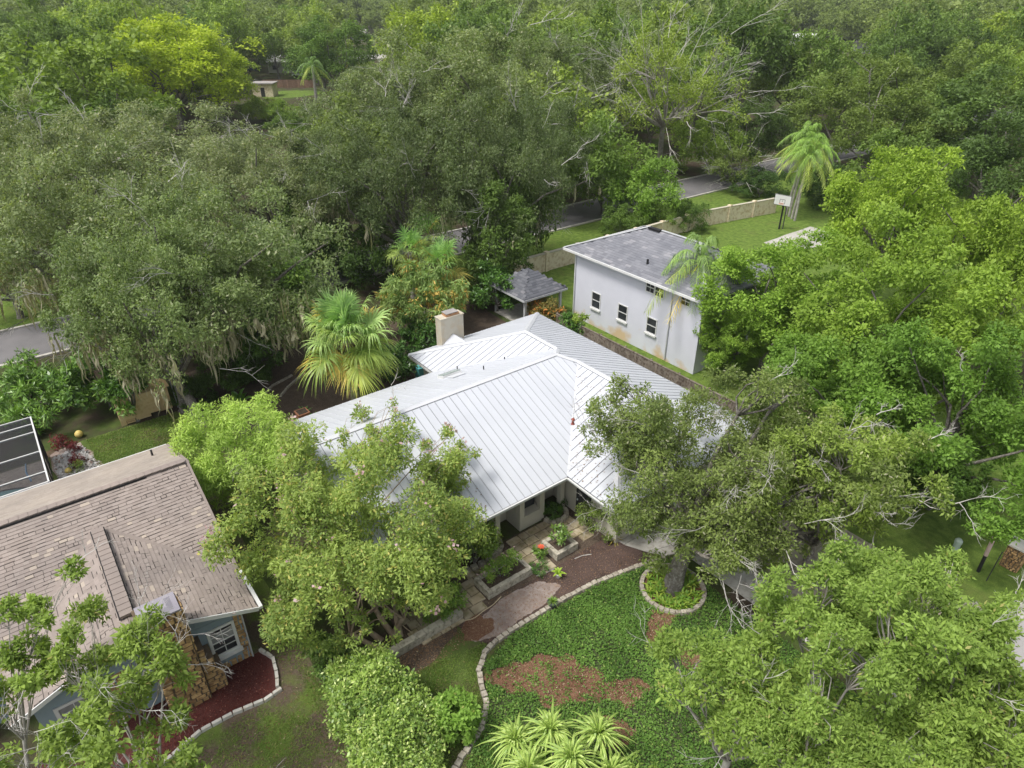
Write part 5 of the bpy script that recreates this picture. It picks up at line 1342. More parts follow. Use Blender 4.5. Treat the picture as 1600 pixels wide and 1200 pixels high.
# front live oak leaning over the garage, with bleached dead twigs
near('front_live_oak', 'live oak with bleached dead twigs rising from the stone ring', 'tree', 1145, 735, 5.6, (rc[0] - .1, rc[1] + .1),
     fork_lean=0.22, dead_depth=4, lobes=[(1035, 835, 3.0, 2.0, 2.0, 1.1, 16), (1000, 690, 5.6, 2.3, 2.3, 1.2, 14), (1180, 850, 3.0, 1.9, 1.9, 1.1, 14)], dead_dir=(.5, -.5, .7), seed=203, R=(4.5, 4.5, 2.8), nleaf=96000, size=0.125, leaf='front_oak_leaf', n1=64, f1=0.21, n2=10, f2=0.46, low=-.85, hollow=.5, lump=.3, trunk_r=.42, fork=.42, nlimb=34, dead=22, dead_L=1.2, dead_r=0.022, upn=.7)
near('front_live_oak', 'thin dark limbed oak crown spreading over the garage roof', 'tree', 985, 665, 6.0, tuple(at(1075, 770))[:2],
     dead_r=0.014, dead_depth=4, dead_dir=(.5, -.5, .7), seed=204, R=(2.0, 2.0, 1.5), nleaf=7000, size=0.14, leaf='front_oak_leaf', n1=20, f1=.30, n2=8, f2=.45, low=-.5, hollow=.5, lump=.4, trunk_r=.16, fork=.5, nlimb=18, dead=5, dead_L=.9)
near('street_oak', 'sparse oak with pale twigs between big bright trees and front oak', 'tree', 1300, 745, 6.0, None,
     dead_r=0.024, dead_depth=4, dead_dir=(.5, -.5, .7), seed=205, R=(3.0, 3.0, 2.2), nleaf=34000, size=0.145, leaf='front_oak_leaf', n1=32, f1=.26, n2=9, f2=.5, low=-0.8, lump=.3, trunk_r=.22, fork=.4, nlimb=22, dead=9, dead_L=0.9, color=(1.25, 1.3, 1.0))
# big bright green trees at the right
BR = dict(leaf='bright_leaf', aspect=.5, low=-.85, lump=.26, bark='bark', upn=.8, twig=False)
MAPLE = [tree_set(seed=211 + i, zc=7.0, R=(4.3, 4.3, 3.8), nleaf=62000, size=0.18, n1=58, f1=.215, n2=11, f2=.48, trunk_r=.3, nlimb=16, **BR) for i in range(2)]
def shared(name, label, lib, px, py, zc, R, color, R0, z0, rz):
    c = at(px, py, zc); s_ = R / R0
    return put_tree(name, label, 'tree', lib, (c.x, c.y, 0), rz, (s_, s_, zc / z0), color)
shared('bright_maple_tree', 'tallest bright lime green tree beyond the basketball court', MAPLE[0], 1395, 340, 8.4, 4.6, (1.06, 1.08, .82), 4.3, 7.0, .4)
shared('bright_maple_tree', 'bright green tree crowding the right end of the white house', MAPLE[1], 1212, 465, 5.8, 4.3, (.84, .95, .80), 4.3, 7.0, 1.7)
shared('bright_maple_tree', 'rounded green bough low against the white house corner', MAPLE[0], 1148, 525, 3.2, 2.3, (.82, .92, .80), 4.3, 7.0, 3.3)
shared('bright_maple_tree', 'wide green tree in the middle of the right hand grove', MAPLE[1], 1400, 515, 7.2, 4.6, (.86, .92, .78), 4.3, 7.0, 4.2)
shared('bright_maple_tree', 'yellow green tree touching the right edge halfway down', MAPLE[0], 1565, 425, 8.4, 4.1, (.98, 1.0, .82), 4.3, 7.0, 5.0)
near('dark_green_tree', 'deep green tree hanging over the lawn by the stone pillar', 'tree', 1505, 660, 6.2, tuple(at(1430, 770))[:2], seed=215, R=(3.9, 3.9, 3.4), nleaf=50000, size=0.16, n1=44, f1=.23, n2=10, f2=.5, trunk_r=.28, nlimb=18, dead=5, dead_L=.8, color=(.62, .78, .72), **BR)
near('dark_green_tree', 'green tree between the front oak and lime grove', 'tree', 1300, 610, 6.0, seed=216, R=(3.3, 3.3, 2.6), nleaf=36000, size=0.17, n1=36, f1=.25, n2=10, f2=.5, trunk_r=.25, nlimb=16, color=(.66, .80, .75), **BR)
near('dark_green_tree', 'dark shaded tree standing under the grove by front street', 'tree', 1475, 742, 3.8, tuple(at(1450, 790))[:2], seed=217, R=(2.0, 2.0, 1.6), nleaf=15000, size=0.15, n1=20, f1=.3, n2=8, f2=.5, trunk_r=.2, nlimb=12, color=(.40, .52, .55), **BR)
# laurel oaks at the bottom right
LO = dict(leaf='laurel_leaf', aspect=.40, low=-.5, lump=.6, bark='pale_bark', upn=.8, droop=.15)
LAUREL = [tree_set(seed=221 + i, zc=6.6, R=(2.7, 2.7, 2.0), nleaf=64000, size=0.112, n1=44, f1=.225, n2=12, f2=.48, trunk_r=.2, fork=.45, nlimb=22, dead=4, dead_L=.8, dead_r=.018, **LO) for i in range(2)]
shared('laurel_oak', 'light green laurel oak crown low over the drive and street', LAUREL[0], 1398, 1012, 7.0, 2.9, (.93, 1.0, .84), 2.7, 6.6, .3)
shared('laurel_oak', 'laurel oak crown filling the bottom right corner of view', LAUREL[1], 1530, 1115, 7.0, 2.75, (.95, 1.0, .86), 2.7, 6.6, 1.9)
shared('laurel_oak', 'small laurel oak at the bottom edge near the driveway foot', LAUREL[0], 1330, 1195, 6.4, 2.3, (.93, 1.0, .86), 2.7, 6.6, 3.9)
near('laurel_oak', 'sparse laurel oak sprays over the ground cover right of the strappy clump', 'tree', 1165, 1085, 6.0, seed=223, R=(2.2, 2.2, 1.6), nleaf=17000, size=0.125, n1=30, f1=.22, n2=9, f2=.48, trunk_r=.14, fork=.5, nlimb=18, dead=7, dead_L=.9, dead_r=.016, color=(.92, .98, .82), **LO)
# sparse laurel oak in front of the brown house
near('gable_laurel_oak', 'open laurel oak with bleached twigs in front of stone gable', 'tree', 170, 1110, 6.0, tuple(at(290, 1345))[:2], dead_depth=4, dead_dir=(.5, .3, .7), seed=231, R=(2.5, 2.5, 1.5), nleaf=18000, size=0.145, n1=24, f1=0.24, n2=9, f2=.45, trunk_r=0.1, fork=.5, nlimb=16, dead=20, dead_L=1.1, dead_r=0.014, color=(.92, .95, .8), **LO)
near('gable_laurel_oak', 'thin laurel sprays across the brown shingle roof at left edge', 'tree', 30, 1020, 6.6, tuple(at(60, 1330))[:2], seed=232, R=(1.7, 1.7, 1.1), nleaf=6500, size=0.145, n1=12, f1=0.25, n2=8, f2=.42, trunk_r=0.07, fork=.6, nlimb=16, dead=4, dead_L=.9, color=(.95, 1.0, .8), **LO)
# shrubs of the front garden
near('clipped_hedge', 'big rounded glossy hedge at the front plot line', 'hedge', 598, 1122, 1.0, seed=241, R=(2.5, 1.35, .8), nleaf=36000, size=0.115, leaf='hedge_leaf', n1=70, f1=.30, n2=10, f2=.6, aspect=.5, low=-.35, hollow=.75, lump=.05, trunk_r=.06, fork=.3, nlimb=12, twig=False)
near('clipped_hedge', 'low narrow hedge running up towards the crape myrtle', 'hedge', 530, 1045, .55, seed=242, R=(1.9, .55, .5), nleaf=7000, size=0.12, leaf='hedge_leaf', n1=34, f1=.30, n2=9, f2=.55, aspect=.5, low=-.35, hollow=.75, lump=.05, trunk_r=.04, fork=.3, nlimb=10, twig=False, color=(.72, .8, .8))
near('garden_shrub', 'light green upright shrub between hedge and stone edging', 'shrub', 712, 1118, .9, seed=243, R=(.78, .78, .85), nleaf=4800, size=0.15, leaf='laurel_leaf', n1=26, f1=.3, n2=8, f2=.5, aspect=.5, low=-.6, trunk_r=.05, fork=.3, nlimb=8, twig=False, color=(.85, 1.05, .75))
near('garden_shrub', 'leafy shrub mass under the crape myrtle by low wall', 'shrub', 690, 935, .7, seed=244, R=(.9, .8, .6), nleaf=4200, size=0.11, leaf='crape_leaf', n1=22, f1=.33, n2=8, f2=.5, low=-.5, trunk_r=.04, fork=.3, nlimb=8, twig=False, color=(.7, .85, .7))
# variegated strap leaved clump at the bottom
sl = [strap_mesh(250 + k, math.radians(p), 1.3, .032, d * 1.6, 'strap_leaf', 6) for k, (p, d) in enumerate(((22, .35), (38, .45), (52, .55), (66, .5), (78, .3)))]
st_ = thing('screw_pine_clump', 'pale striped strap leaved clump with several heads at bottom edge', 'plant', tuple(at(870, 1185)))
for i, (px, py, zz_) in enumerate(((805, 1145, 1.0), (860, 1130, 1.35), (935, 1135, 1.2), (893, 1172, 1.45), (825, 1190, 1.3), (955, 1195, .9), (880, 1215, 1.2))):
    q = at(px, py + 14, zz_) - Vector(st_.location)
    rosette('', '', 'plant', sl, 42, None, 0, 0, ng, 1.1, (.85, .92, .58), None, st_, (q.x, q.y, q.z))
    hv = []; ht = []
    for j in range(80):                          # the finer inner leaves of each head
        a_ = ng.random() * 6.28; pi_ = ng.uniform(.25, 1.45); L_ = ng.uniform(.8, 1.25); ca, sa = math.cos(a_), math.sin(a_); pr = None; g_ = ng.random()
        for m_ in range(6):
            t_ = m_ / 5; rr_ = L_ * t_ * math.cos(pi_) + .05; zz = L_ * t_ * math.sin(pi_) - .75 * L_ * t_ ** 2.4
            w_ = .024 * (1 - t_ ** 3) * (.6 + t_) + .001; c0 = np.array([q.x + rr_ * ca, q.y + rr_ * sa, q.z + zz]); sd_ = np.array([-sa, ca, 0]) * w_
            if pr is not None: hv.append([pr[0] - pr[1], c0 - sd_, c0 + sd_, pr[0] + pr[1]]); ht.append([g_, g_, 0])
            pr = (c0, sd_)
    ho = link('inner_leaves', cards('inner_leaves', np.array(hv), np.array(ht), M['strap_leaf']), None, st_); ho['kind'] = 'stuff'; ho.color = (.85, .92, .58, 1)
    mb_ = MB(); mb_.tube([(q.x * .5, q.y * .5, 0), (q.x, q.y, q.z)], .05, 6); mb_.build('stem', M['pale_bark'], st_)

# ------------------------------------------------------------------ palms
def frond_set(fn, n, **k):
    return None
def sabal(name, label, x, y, h, R, nf, seed, lean=(0, 0), dead=10, color=(.95, 1.0, 1.0), low=-62, leafs=26):
    r_ = np.random.default_rng(seed)
    t = thing(name, label, 'palm', (x, y, 0))
    mb = MB(); palm_trunk(mb, h, .24, .20, lean, 12, .05, r_); mb.build('trunk', M['pale_bark'], t)
    bo = MB()
    for i in range(40):
        a = i * 2.4; z = h * (.55 + .45 * i / 40); e = Vector((math.cos(a), math.sin(a), 0))
        l_ = Vector((lean[0], lean[1], 0)) * (z / h) ** 1.4
        bo.bar(l_ + e * .17 + Vector((0, 0, z)), l_ + e * .42 + Vector((0, 0, z + .28)), .10, .04)
    bo.build('boots', M['crape_bark'], t)
    ms = [fan_frond(seed + k, math.radians(p), R * .40, R * .52, leafs, d, R * .0125) for k, (p, d) in enumerate(((low, .25), (-38, .5), (-8, .7), (20, .62), (46, .5), (72, .32)))]
    for i in range(nf + dead):
        isd = i < dead
        u = i / dead if isd else (i - dead + .5) / nf
        o = link('frond', ms[0 if isd and i % 2 == 0 else (1 if isd else min(5, 1 + int(u ** .8 * 5)))], None, t)
        o.location = (lean[0], lean[1], h + (.0 if isd else .25 * u)); o.rotation_euler = (r_.normal() * .2, r_.normal() * .2, i * 2.399963 + r_.normal() * .3)
        s = r_.uniform(.8, 1.15) * (.8 if isd else 1); o.scale = (s, s, s)
        g = r_.uniform(.85, 1.1)
        if isd: o.color = (1.9 * g, 1.15 * g, .75 * g, 1)
        elif r_.random() < .06: o.color = (1.6 * g, 1.0 * g, .6 * g, 1)
        elif u < .45: o.color = ((1.25 - .3 * u) * g, 1.12 * g, (.55 + .6 * u) * g, 1)
        else:
            h_ = .72 + .75 * u
            o.color = (color[0] * g * h_, color[1] * g * h_, color[2] * g * h_ * (.7 + .25 * u), 1)
    return t
b = at(557, 640)
sabal('sabal_palm', 'full headed cabbage palm with browning skirt behind the metal roof', b.x, b.y, 5.1, 3.3, 62, 301, (.2, -.1), 16, (1.12, 1.16, 1.35), leafs=40)
MBp = MB(); b2 = at(570, 632); tpm = thing('palm_trunk', 'bare tan palm trunk leaning beside the cabbage palm trunk', 'trunk', (b2.x, b2.y, 0)); palm_trunk(MBp, 4.4, .22, .18, (-.1, -.1)); MBp.build('trunk', M['crape_bark'], tpm)
for k_, (px, py, zc_, R_, lab) in enumerate(((668, 362, 5.6, 2.4, 'dark cabbage palm under big oaks behind the orange flushed tree'), (690, 412, 4.6, 2.6, 'cabbage palm with drooping fans right behind the orange flushed tree'), (640, 388, 5.2, 2.2, 'cabbage palm leaning left behind the orange flushed tree'))):
    c_ = at(px, py, zc_)
    sabal('sabal_palm', lab, c_.x, c_.y, zc_ - .3, R_, 26, 310 + 10 * k_, (0, 0), 5, (.75, .92, .85), -55, 22)
qm = [feather_frond(330 + k, math.radians(p), 3.3, 38, a, .60, .016, 1.5) for k, (p, a) in enumerate(((-30, .42), (5, .75), (30, .88), (52, .90), (74, .62)))]
def queen(name, label, x, y, h, n, seed, trunks=((0, 0),), sc=1.0, yellow=(2,), color=(1, 1, 1), r=.17):
    r_ = np.random.default_rng(seed); t = thing(name, label, 'palm', (x, y, 0))
    for k_, (lx, ly) in enumerate(trunks):
        mb = MB(); palm_trunk(mb, h * (1 - .06 * k_), r * 1.2, r * .8, (lx, ly), 12, .02); o = mb.build('trunk', M['pale_bark'], t); o.location = (k_ * .7, -k_ * .5, 0)
    for k_, (lx, ly) in enumerate(trunks):
        nn = n if k_ == 0 else n // 2
        for i in range(nn):
            u = (i + .5) / nn
            o = link('frond', qm[min(4, int(u * 5))], None, t); o.location = (lx + k_ * .7, ly - k_ * .5, h * (1 - .06 * k_) - .05 + .2 * u)
            o.rotation_euler = (r_.normal() * .1, r_.normal() * .1, i * 2.399963 + seed); s = sc * r_.uniform(.85, 1.1); o.scale = (s, s, s)
            g = r_.uniform(.85, 1.1)
            o.color = (2.6, 1.5, .45, 1) if i in yellow and k_ == 0 else ((1.4 * g, 1.25 * g, .75 * g, 1) if u < .3 else (color[0] * g, color[1] * g, color[2] * g, 1))
    return t
b = at(1228, 335)
queen('queen_palm', 'tall feathery palm with pale trunks and one yellow frond by basketball hoop', b.x, b.y, 8.6, 34, 3, ((.5, .8), (0.1, .9), (.7, .3), (-.1, .2)), 1.1, (2, 5), (.95, 1.1, .60), .12)
b = at(1072, 552)
queen('queen_palm', 'queen palm leaning at white house wall with yellow hanging fronds', b.x, b.y, 6.9, 24, 5, ((0, 0),), 1.25, (0, 1, 2), (.85, .95, .72))
# ------------------------------------------------------------------ back garden shrubs and small trees
near('mango_tree', 'round tree flushed orange and yellow beside the chimney', 'tree', 662, 472, 3.0, seed=401, R=(2.9, 2.9, 2.3), nleaf=15000, size=.31, leaf='mango_leaf', n1=40, f1=.24, n2=8, f2=.5, aspect=.26, low=-.5, lump=.15, droop=.9, trunk_r=.18, nlimb=12, twig=False, upn=.5)
GL = dict(leaf='glossy_leaf', n1=34, f1=.26, n2=8, f2=.5, aspect=.45, low=-.55, lump=.25, trunk_r=.14, nlimb=12, twig=False)
near('glossy_shrub_tree', 'glossy broad leaved tree left of the cabbage palm crown', 'tree', 425, 452, 3.6, seed=402, R=(3.0, 3.0, 3.0), nleaf=15000, size=0.27, **GL)
near('glossy_shrub_tree', 'lower glossy dark tree left of the cabbage palm trunk', 'tree', 400, 530, 2.4, seed=403, R=(2.4, 2.4, 2.2), nleaf=11000, size=0.25, color=(.75, .85, .85), **GL)
near('glossy_shrub_tree', 'dark leafy tree between plywood playhouse and street', 'tree', 160, 590, 2.2, seed=404, R=(2.2, 2.2, 1.7), nleaf=8500, size=0.26, color=(.8, .9, .8), **GL)
near('glossy_shrub_tree', 'dark leafy shrub hanging over the plywood playhouse roof', 'tree', 195, 596, 2.8, seed=405, R=(.9, .9, .5), nleaf=4200, size=0.24, color=(.55, .7, .6), **GL)
near('understorey_shrub', 'big split leaved shrub bank behind the pool cage', 'shrub', 40, 618, 1.3, seed=406, R=(3.0, 2.0, 1.3), nleaf=8000, size=0.34, color=(.85, .95, .8), **{**GL, 'aspect': .22})
near('understorey_shrub', 'vine covered column of leaves left of the garden pavilion', 'tree', 775, 395, 4.2, seed=407, R=(2.6, 2.6, 4.6), nleaf=19000, size=0.25, color=(.62, .75, .62), **{**GL, 'leaf': 'leaf'})
near('understorey_shrub', 'dark shrub between the chimney and the pavilion', 'shrub', 776, 452, 2.0, seed=408, R=(2.0, 2.0, 2.0), nleaf=9000, size=0.2, color=(.55, .72, .58), **GL)
near('understorey_shrub', 'reddish brown tipped shrub in front of the pavilion', 'shrub', 850, 488, 1.2, seed=409, R=(1.5, .9, .9), nleaf=4200, size=0.2, color=(1.0, .62, .62), **{**GL, 'leaf': 'mango_leaf'})
near('understorey_shrub', 'dark shrub at the upper end of the board fence', 'shrub', 893, 512, 1.1, seed=410, R=(1.2, .7, .9), nleaf=3000, size=0.18, color=(.55, .7, .62), **GL)
near('understorey_shrub', 'light green sprig above the board fence end', 'shrub', 905, 500, 1.8, seed=411, R=(.6, .6, .4), nleaf=420, size=0.2, color=(1.2, 1.3, .8), **{**GL, 'leaf': 'leaf', 'n1': 8})
near('understorey_shrub', 'dark shrubs between mango tree trunk and roof', 'shrub', 620, 566, 1.0, seed=412, R=(1.6, 1.3, 1.0), nleaf=5000, size=0.2, color=(.40, .55, .5), **GL)
near('understorey_shrub', 'shaded shrub right of the cabbage palm skirt', 'shrub', 655, 530, 1.2, seed=413, R=(1.6, 1.4, 1.2), nleaf=5000, size=0.2, color=(.40, .55, .5), **GL)
ba = [strap_mesh(420 + k, math.radians(p), 1.5, .20, .35, 'glossy_leaf', 5, stripe=False) for k, p in enumerate((25, 45, 65, 80))]
for (px, py, n_, s_, lab) in ((374, 622, 9, 1.0, 'banana plant with broad upright leaves behind feathery tree'), (476, 636, 22, .55, 'dark spiky tuft in the bare back garden'), (492, 648, 26, .6, 'wider dark strappy tuft by the left roof corner'), (548, 600, 16, .7, 'blue green spiky palmetto at the cabbage palm foot')):
    rosette('banana_plant' if n_ == 9 else 'spiky_plant', lab, 'plant', ba if n_ == 9 else brown, n_, tuple(at(px, py + 10)), 0, 0, ng, s_ if n_ == 9 else s_ * 2.2, (.9, 1.1, .8) if n_ == 9 else (.35, .6, .35))
# ------------------------------------------------------------------ the big live oaks behind
OAK = [tree_set(500 + i, (7, 7, 4.6), 7.6, 57000, 0.195, 'oak_leaf', n1=72, f1=.19, n2=11, f2=.47, aspect=.44, low=-.55, hollow=.62, lump=.3, trunk_r=.5, fork=.33, nlimb=14, twig=False, dead=(8, 6, 14)[i], dead_L=2.0, dead_r=.036, moss=(190, 130, 12)[i], moss_L=(1.2, 3.2)) for i in range(3)]
OAK.append(OAK[2])
SOFT = [tree_set(520 + i, (5.5, 5.5, 4.8), 7.6, 23000, 0.28, 'leaf', n1=52, f1=.22, n2=10, f2=.48, aspect=.5, low=-.6, hollow=.62, lump=.26, trunk_r=.35, fork=.35, nlimb=10, twig=False, dead=(8 if i == 2 else 0), dead_L=1.6, dead_r=.028) for i in range(4)]
BUSH = [bush(540 + i, (3, 3, 2.3), 2.5, 13000, 0.21, 'leaf', n1=36, f1=.26, n2=9, f2=.5) for i in range(2)]
mid_pos = []
def mid(label, px, py, zc, rpx, kind, i, color, rzf=1.0, group=None, name=None, base=None):
    lib = {'oak': OAK, 'soft': SOFT, 'bush': BUSH}[kind]; c = at(px, py, zc); d = depth(c); R = rpx * d / FPX
    if kind == 'bush':
        mid_pos.append((c.x, c.y, R)); s = R / 3.0
        return put_tree(name or 'broadleaf_shrub', label, 'shrub', lib[i % 2], (c.x, c.y, 0), rt.random() * 6.28, (s, s, zc / 2.5), color, group)
    r0 = 7.0 if kind == 'oak' else 5.5; s = R / r0; sz = zc / 7.6 * 1.0
    sz = min(max(s * rzf, zc / 7.6 * .75), zc / 7.6 * 1.15) if zc < 7 else zc / 7.6
    mid_pos.append((c.x, c.y, R))
    return put_tree(name or ('live_oak' if kind == 'oak' else 'broadleaf_tree'), label, 'tree', lib[i], (c.x, c.y, 0), rt.random() * 6.28, (s, s, sz), color, group)
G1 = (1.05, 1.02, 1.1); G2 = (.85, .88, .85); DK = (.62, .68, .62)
mid('mossy live oak hanging grey moss above the plywood playhouse', 245, 482, 7.0, 140, 'oak', 0, (.88, .97, .82))
mid('mossy live oak with broad grey green crown left of the glossy trees', 330, 425, 7.4, 170, 'oak', 1, (.92, .98, .9))
mid('grey green live oak in the middle of the left hand oaks', 150, 375, 8.2, 160, 'oak', 0, (1.0, 1.02, 1.0))
mid('pale grey live oak spreading below the yellow tree', 250, 258, 7.6, 150, 'oak', 2, G1)
mid('grey live oak at the left edge above the street', 45, 290, 9.0, 130, 'oak', 1, G1)
mid('live oak with hanging moss right of the left hand oaks', 430, 300, 7.4, 110, 'oak', 1, G1)
mid('sparse grey oak at the left edge over the road gap', -15, 375, 6.5, 75, 'oak', 2, (.95, .95, 1.0))
mid('large live oak with bare grey limbs in the upper middle', 710, 160, 11.0, 150, 'oak', 2, (.95, .98, .9))
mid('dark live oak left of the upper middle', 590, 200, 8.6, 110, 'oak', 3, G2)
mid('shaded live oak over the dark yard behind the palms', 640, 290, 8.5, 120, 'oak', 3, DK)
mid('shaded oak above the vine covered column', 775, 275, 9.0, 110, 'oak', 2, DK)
mid('round dark oak in the upper centre', 860, 150, 10.0, 115, 'oak', 3, (.78, .82, .75))
mid('dark oak rising behind the street gap', 850, 240, 7.5, 80, 'oak', 3, (.62, .70, .62))
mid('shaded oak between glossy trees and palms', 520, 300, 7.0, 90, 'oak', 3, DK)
mid('bushy green tree left of the street gap', 943, 268, 5.0, 74, 'bush', 1, (.85, 1.0, .75))
mid('low bright bush at the roadside behind the white house', 1012, 305, 3.2, 56, 'bush', 0, (1.0, 1.25, .75))
mid('round bright green tree right of the half dead tree', 1112, 228, 4.0, 55, 'bush', 0, (1.15, 1.25, .8))
mid('dark tree over the hedge right of the round bright tree', 1180, 215, 5.0, 50, 'soft', 3, (.45, .55, .5))
mid('yellow lime tree standing out at the upper left', 262, 102, 11.0, 108, 'soft', 1, (1.95, 1.85, .52))
mid('lime tree lobe right of the yellow lime tree', 332, 118, 9.0, 52, 'soft', 2, (1.75, 1.7, .52))
mid('deep green tree left of the far yard gap', 300, 50, 10.0, 70, 'soft', 0, (.55, .85, .45))
mid('deep green tree right of the far shed', 522, 85, 10.0, 62, 'soft', 3, (.66, .85, .6))
mid('second deep green tree above the thin palm', 478, 48, 11.0, 58, 'soft', 1, (.80, .98, .62))
mid('oak at the top left corner', 60, 80, 10.0, 100, 'soft', 2, (.85, .92, .75))
mid('leafy oak below the top left corner', 55, 150, 8.0, 70, 'soft', 0, (.75, .85, .7))
mid('dark oak by the leaning utility pole', 70, 190, 7.0, 70, 'soft', 3, (.55, .65, .55))
mid('grey green oak right of the half dead tree', 1240, 120, 9.0, 75, 'soft', 1, (.95, 1.0, .85))
mid('olive tree above the tall feathery palm', 1320, 170, 8.0, 80, 'soft', 2, (.80, .85, .7))
mid('olive oak with twigs at right of the feathery palm', 1390, 215, 7.0, 75, 'soft', 2, (.75, .80, .65))
mid('broad dark oak at the right edge', 1560, 200, 8.5, 115, 'soft', 3, (.62, .75, .68))
mid('dark oak at the right edge below the broad one', 1585, 285, 6.0, 95, 'soft', 0, (.50, .62, .60))
mid('brownish oak between feathery palm and dark oak', 1440, 150, 9.0, 85, 'soft', 0, (.85, .90, .75))
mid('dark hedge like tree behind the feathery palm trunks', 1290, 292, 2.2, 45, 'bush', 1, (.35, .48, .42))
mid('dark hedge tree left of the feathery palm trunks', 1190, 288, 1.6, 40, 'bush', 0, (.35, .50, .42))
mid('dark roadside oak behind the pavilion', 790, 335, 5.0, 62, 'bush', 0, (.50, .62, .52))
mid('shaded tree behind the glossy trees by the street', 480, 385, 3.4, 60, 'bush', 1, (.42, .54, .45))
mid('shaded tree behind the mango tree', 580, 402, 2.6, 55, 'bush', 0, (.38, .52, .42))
lt = thing('leaning_oak_trunk', 'thick bare oak trunk leaning over the lawn right of the playhouse', 'trunk', tuple(at(326, 682)))
q_ = at(275, 585, 1.6) - Vector(lt.location); MB().tube([(0, 0, -.1), (q_.x * .12, q_.y * .12, .3), q_ * .55 + Vector((0, 0, .15)), q_, q_ * 1.7 + Vector((0, 0, 1.5))], [.42, .34, .30, .27, .2], 10).build('trunk', M['bark'], lt, smooth=True)
for k_, (px, py, r_, col_) in enumerate(((405, 172, 24, (1.3, 1.35, .7)), (440, 178, 26, (1.1, 1.25, .7)), (482, 190, 30, (.8, .95, .65)), (455, 200, 30, (.7, .85, .6)))):
    mid(('yellow green', 'light green', 'mid green', 'dark green')[k_] + ' shrub below the far bright lawn patch', px, py, 2.2, r_, 'bush', k_, col_)
for k_, (px, py, r_, lab) in enumerate(((968, 348, 30, 'low green shrub against the garden wall behind house ridge'), (1030, 338, 32, 'rounded low shrub against the garden wall above house roof'), (1078, 340, 28, 'leafy low shrub by the garden wall left of feathery palm'))):
    mid(lab, px, py, 1.5, r_, 'bush', k_, ((.7, .85, .65), (.85, 1.0, .7), (.6, .75, .6))[k_])
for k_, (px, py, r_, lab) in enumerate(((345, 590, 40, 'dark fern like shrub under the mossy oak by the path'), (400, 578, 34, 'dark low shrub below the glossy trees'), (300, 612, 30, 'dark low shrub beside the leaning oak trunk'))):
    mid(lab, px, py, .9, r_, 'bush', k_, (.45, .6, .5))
# half dead tree with bare grey twigs above a tall trunk
c_ = at(1040, 150, 11); b_ = at(1028, 268)
near('half_dead_tree', 'half bare tree with pale twigs on a tall trunk behind street', 'tree', 1040, 150, 11.0, tuple(b_)[:2], curl=0.22, dead_up=0.7, seed=451, R=(8.0, 8.0, 5.0), nleaf=16000, size=0.3, leaf='leaf', n1=46, f1=.20, n2=8, f2=.5, low=-.5, lump=.35, trunk_r=0.42, fork=.62, nlimb=30, bark='pale_bark', dead=90, dead_L=3.6, dead_r=0.042, color=(1.35, 1.35, .9))
near('fine_twigged_tree', 'small tree with white dead twigs right of street gap', 'tree', 1150, 262, 3.0, curl=0.22, seed=452, R=(3.0, 3.0, 2.0), nleaf=4500, size=0.25, leaf='leaf', n1=16, f1=.28, n2=7, f2=.5, low=-.4, trunk_r=.2, nlimb=12, dead=26, dead_L=2.4, dead_r=0.03, dead_low=True)
b = at(400 + 97, 178); queen('thin_palm', 'thin pale trunked palm in the dark gap left of centre', b.x, b.y, 9.5, 16, 8, ((.2, .1),), 1.3, (), (.7, .85, .6), .3)
b = at(549, 140); queen('thin_palm', 'small far palm with yellow brown crown right of thin palm', b.x, b.y, 7.0, 12, 9, ((0, 0),), 1.2, (0, 1, 2, 3), (.9, .9, .5), .3)
# ------------------------------------------------------------------ farther trees, still one object each
FAR = [tree_set(600 + i, (5.2, 5.2, 5.0), 8.0, 8500, 0.40, 'leaf', n1=44, f1=.24, n2=8, f2=.5, aspect=.6, low=-.5, hollow=.68, lump=.24, trunk_r=.35, fork=.4, nlimb=6, twig=False) for i in range(6)]
open_px = [(425, 128, 38), (455, 145, 30), (590, 85, 26), (585, 60, 20), (1252, 66, 22), (1303, 76, 16), (1352, 84, 14), (497, 160, 22), (549, 115, 18), (555, 55, 14)]
clear = [(262, 105, 85, depth(at(262, 102, 11)) - 4), (345, 120, 50, depth(at(345, 122, 9)) - 3)]
def blocked(x, y, R, h):
    if -29.5 < x < -12 and -12 < y < 62: return True
    if -12 < x < 34 and -30 < y < 50: return True
    if -29 < x < -19.5: return True
    if x > -28 and -45 < y < -20: return True
    d = depth((x, y, h * .6)); q0 = proj((x, y, h)); q1 = proj((x, y, 0))
    for px, py, r in open_px:
        g = depth(at(px, py, 0))
        if d < g + 8 and abs(q0[0] - px) < r * .75 + .8 * R * FPX / d and q0[1] < py + r * .8 and q1[1] > py: return True
    for px, py, r, g in clear:
        if d < g and abs(q0[0] - px) < r + .5 * R * FPX / d and q0[1] < py + r * .5 and q1[1] > py: return True
    return False
rf = random.Random(77); far_pts = []; stuff_pts = []
def far_color(rr):
    t = rr.random(); j = rr.uniform(1.0, 1.25)
    c = (1.4, 1.4, .75) if t < .05 else (.55, .68, .55) if t < .24 else (.78, .90, .72) if t < .50 else (1.02, 1.10, .78) if t < .74 else (1.22, 1.24, .85) if t < .87 else (1.0, 1.0, 1.05)
    return tuple(v * j for v in c)
Y = 62.0
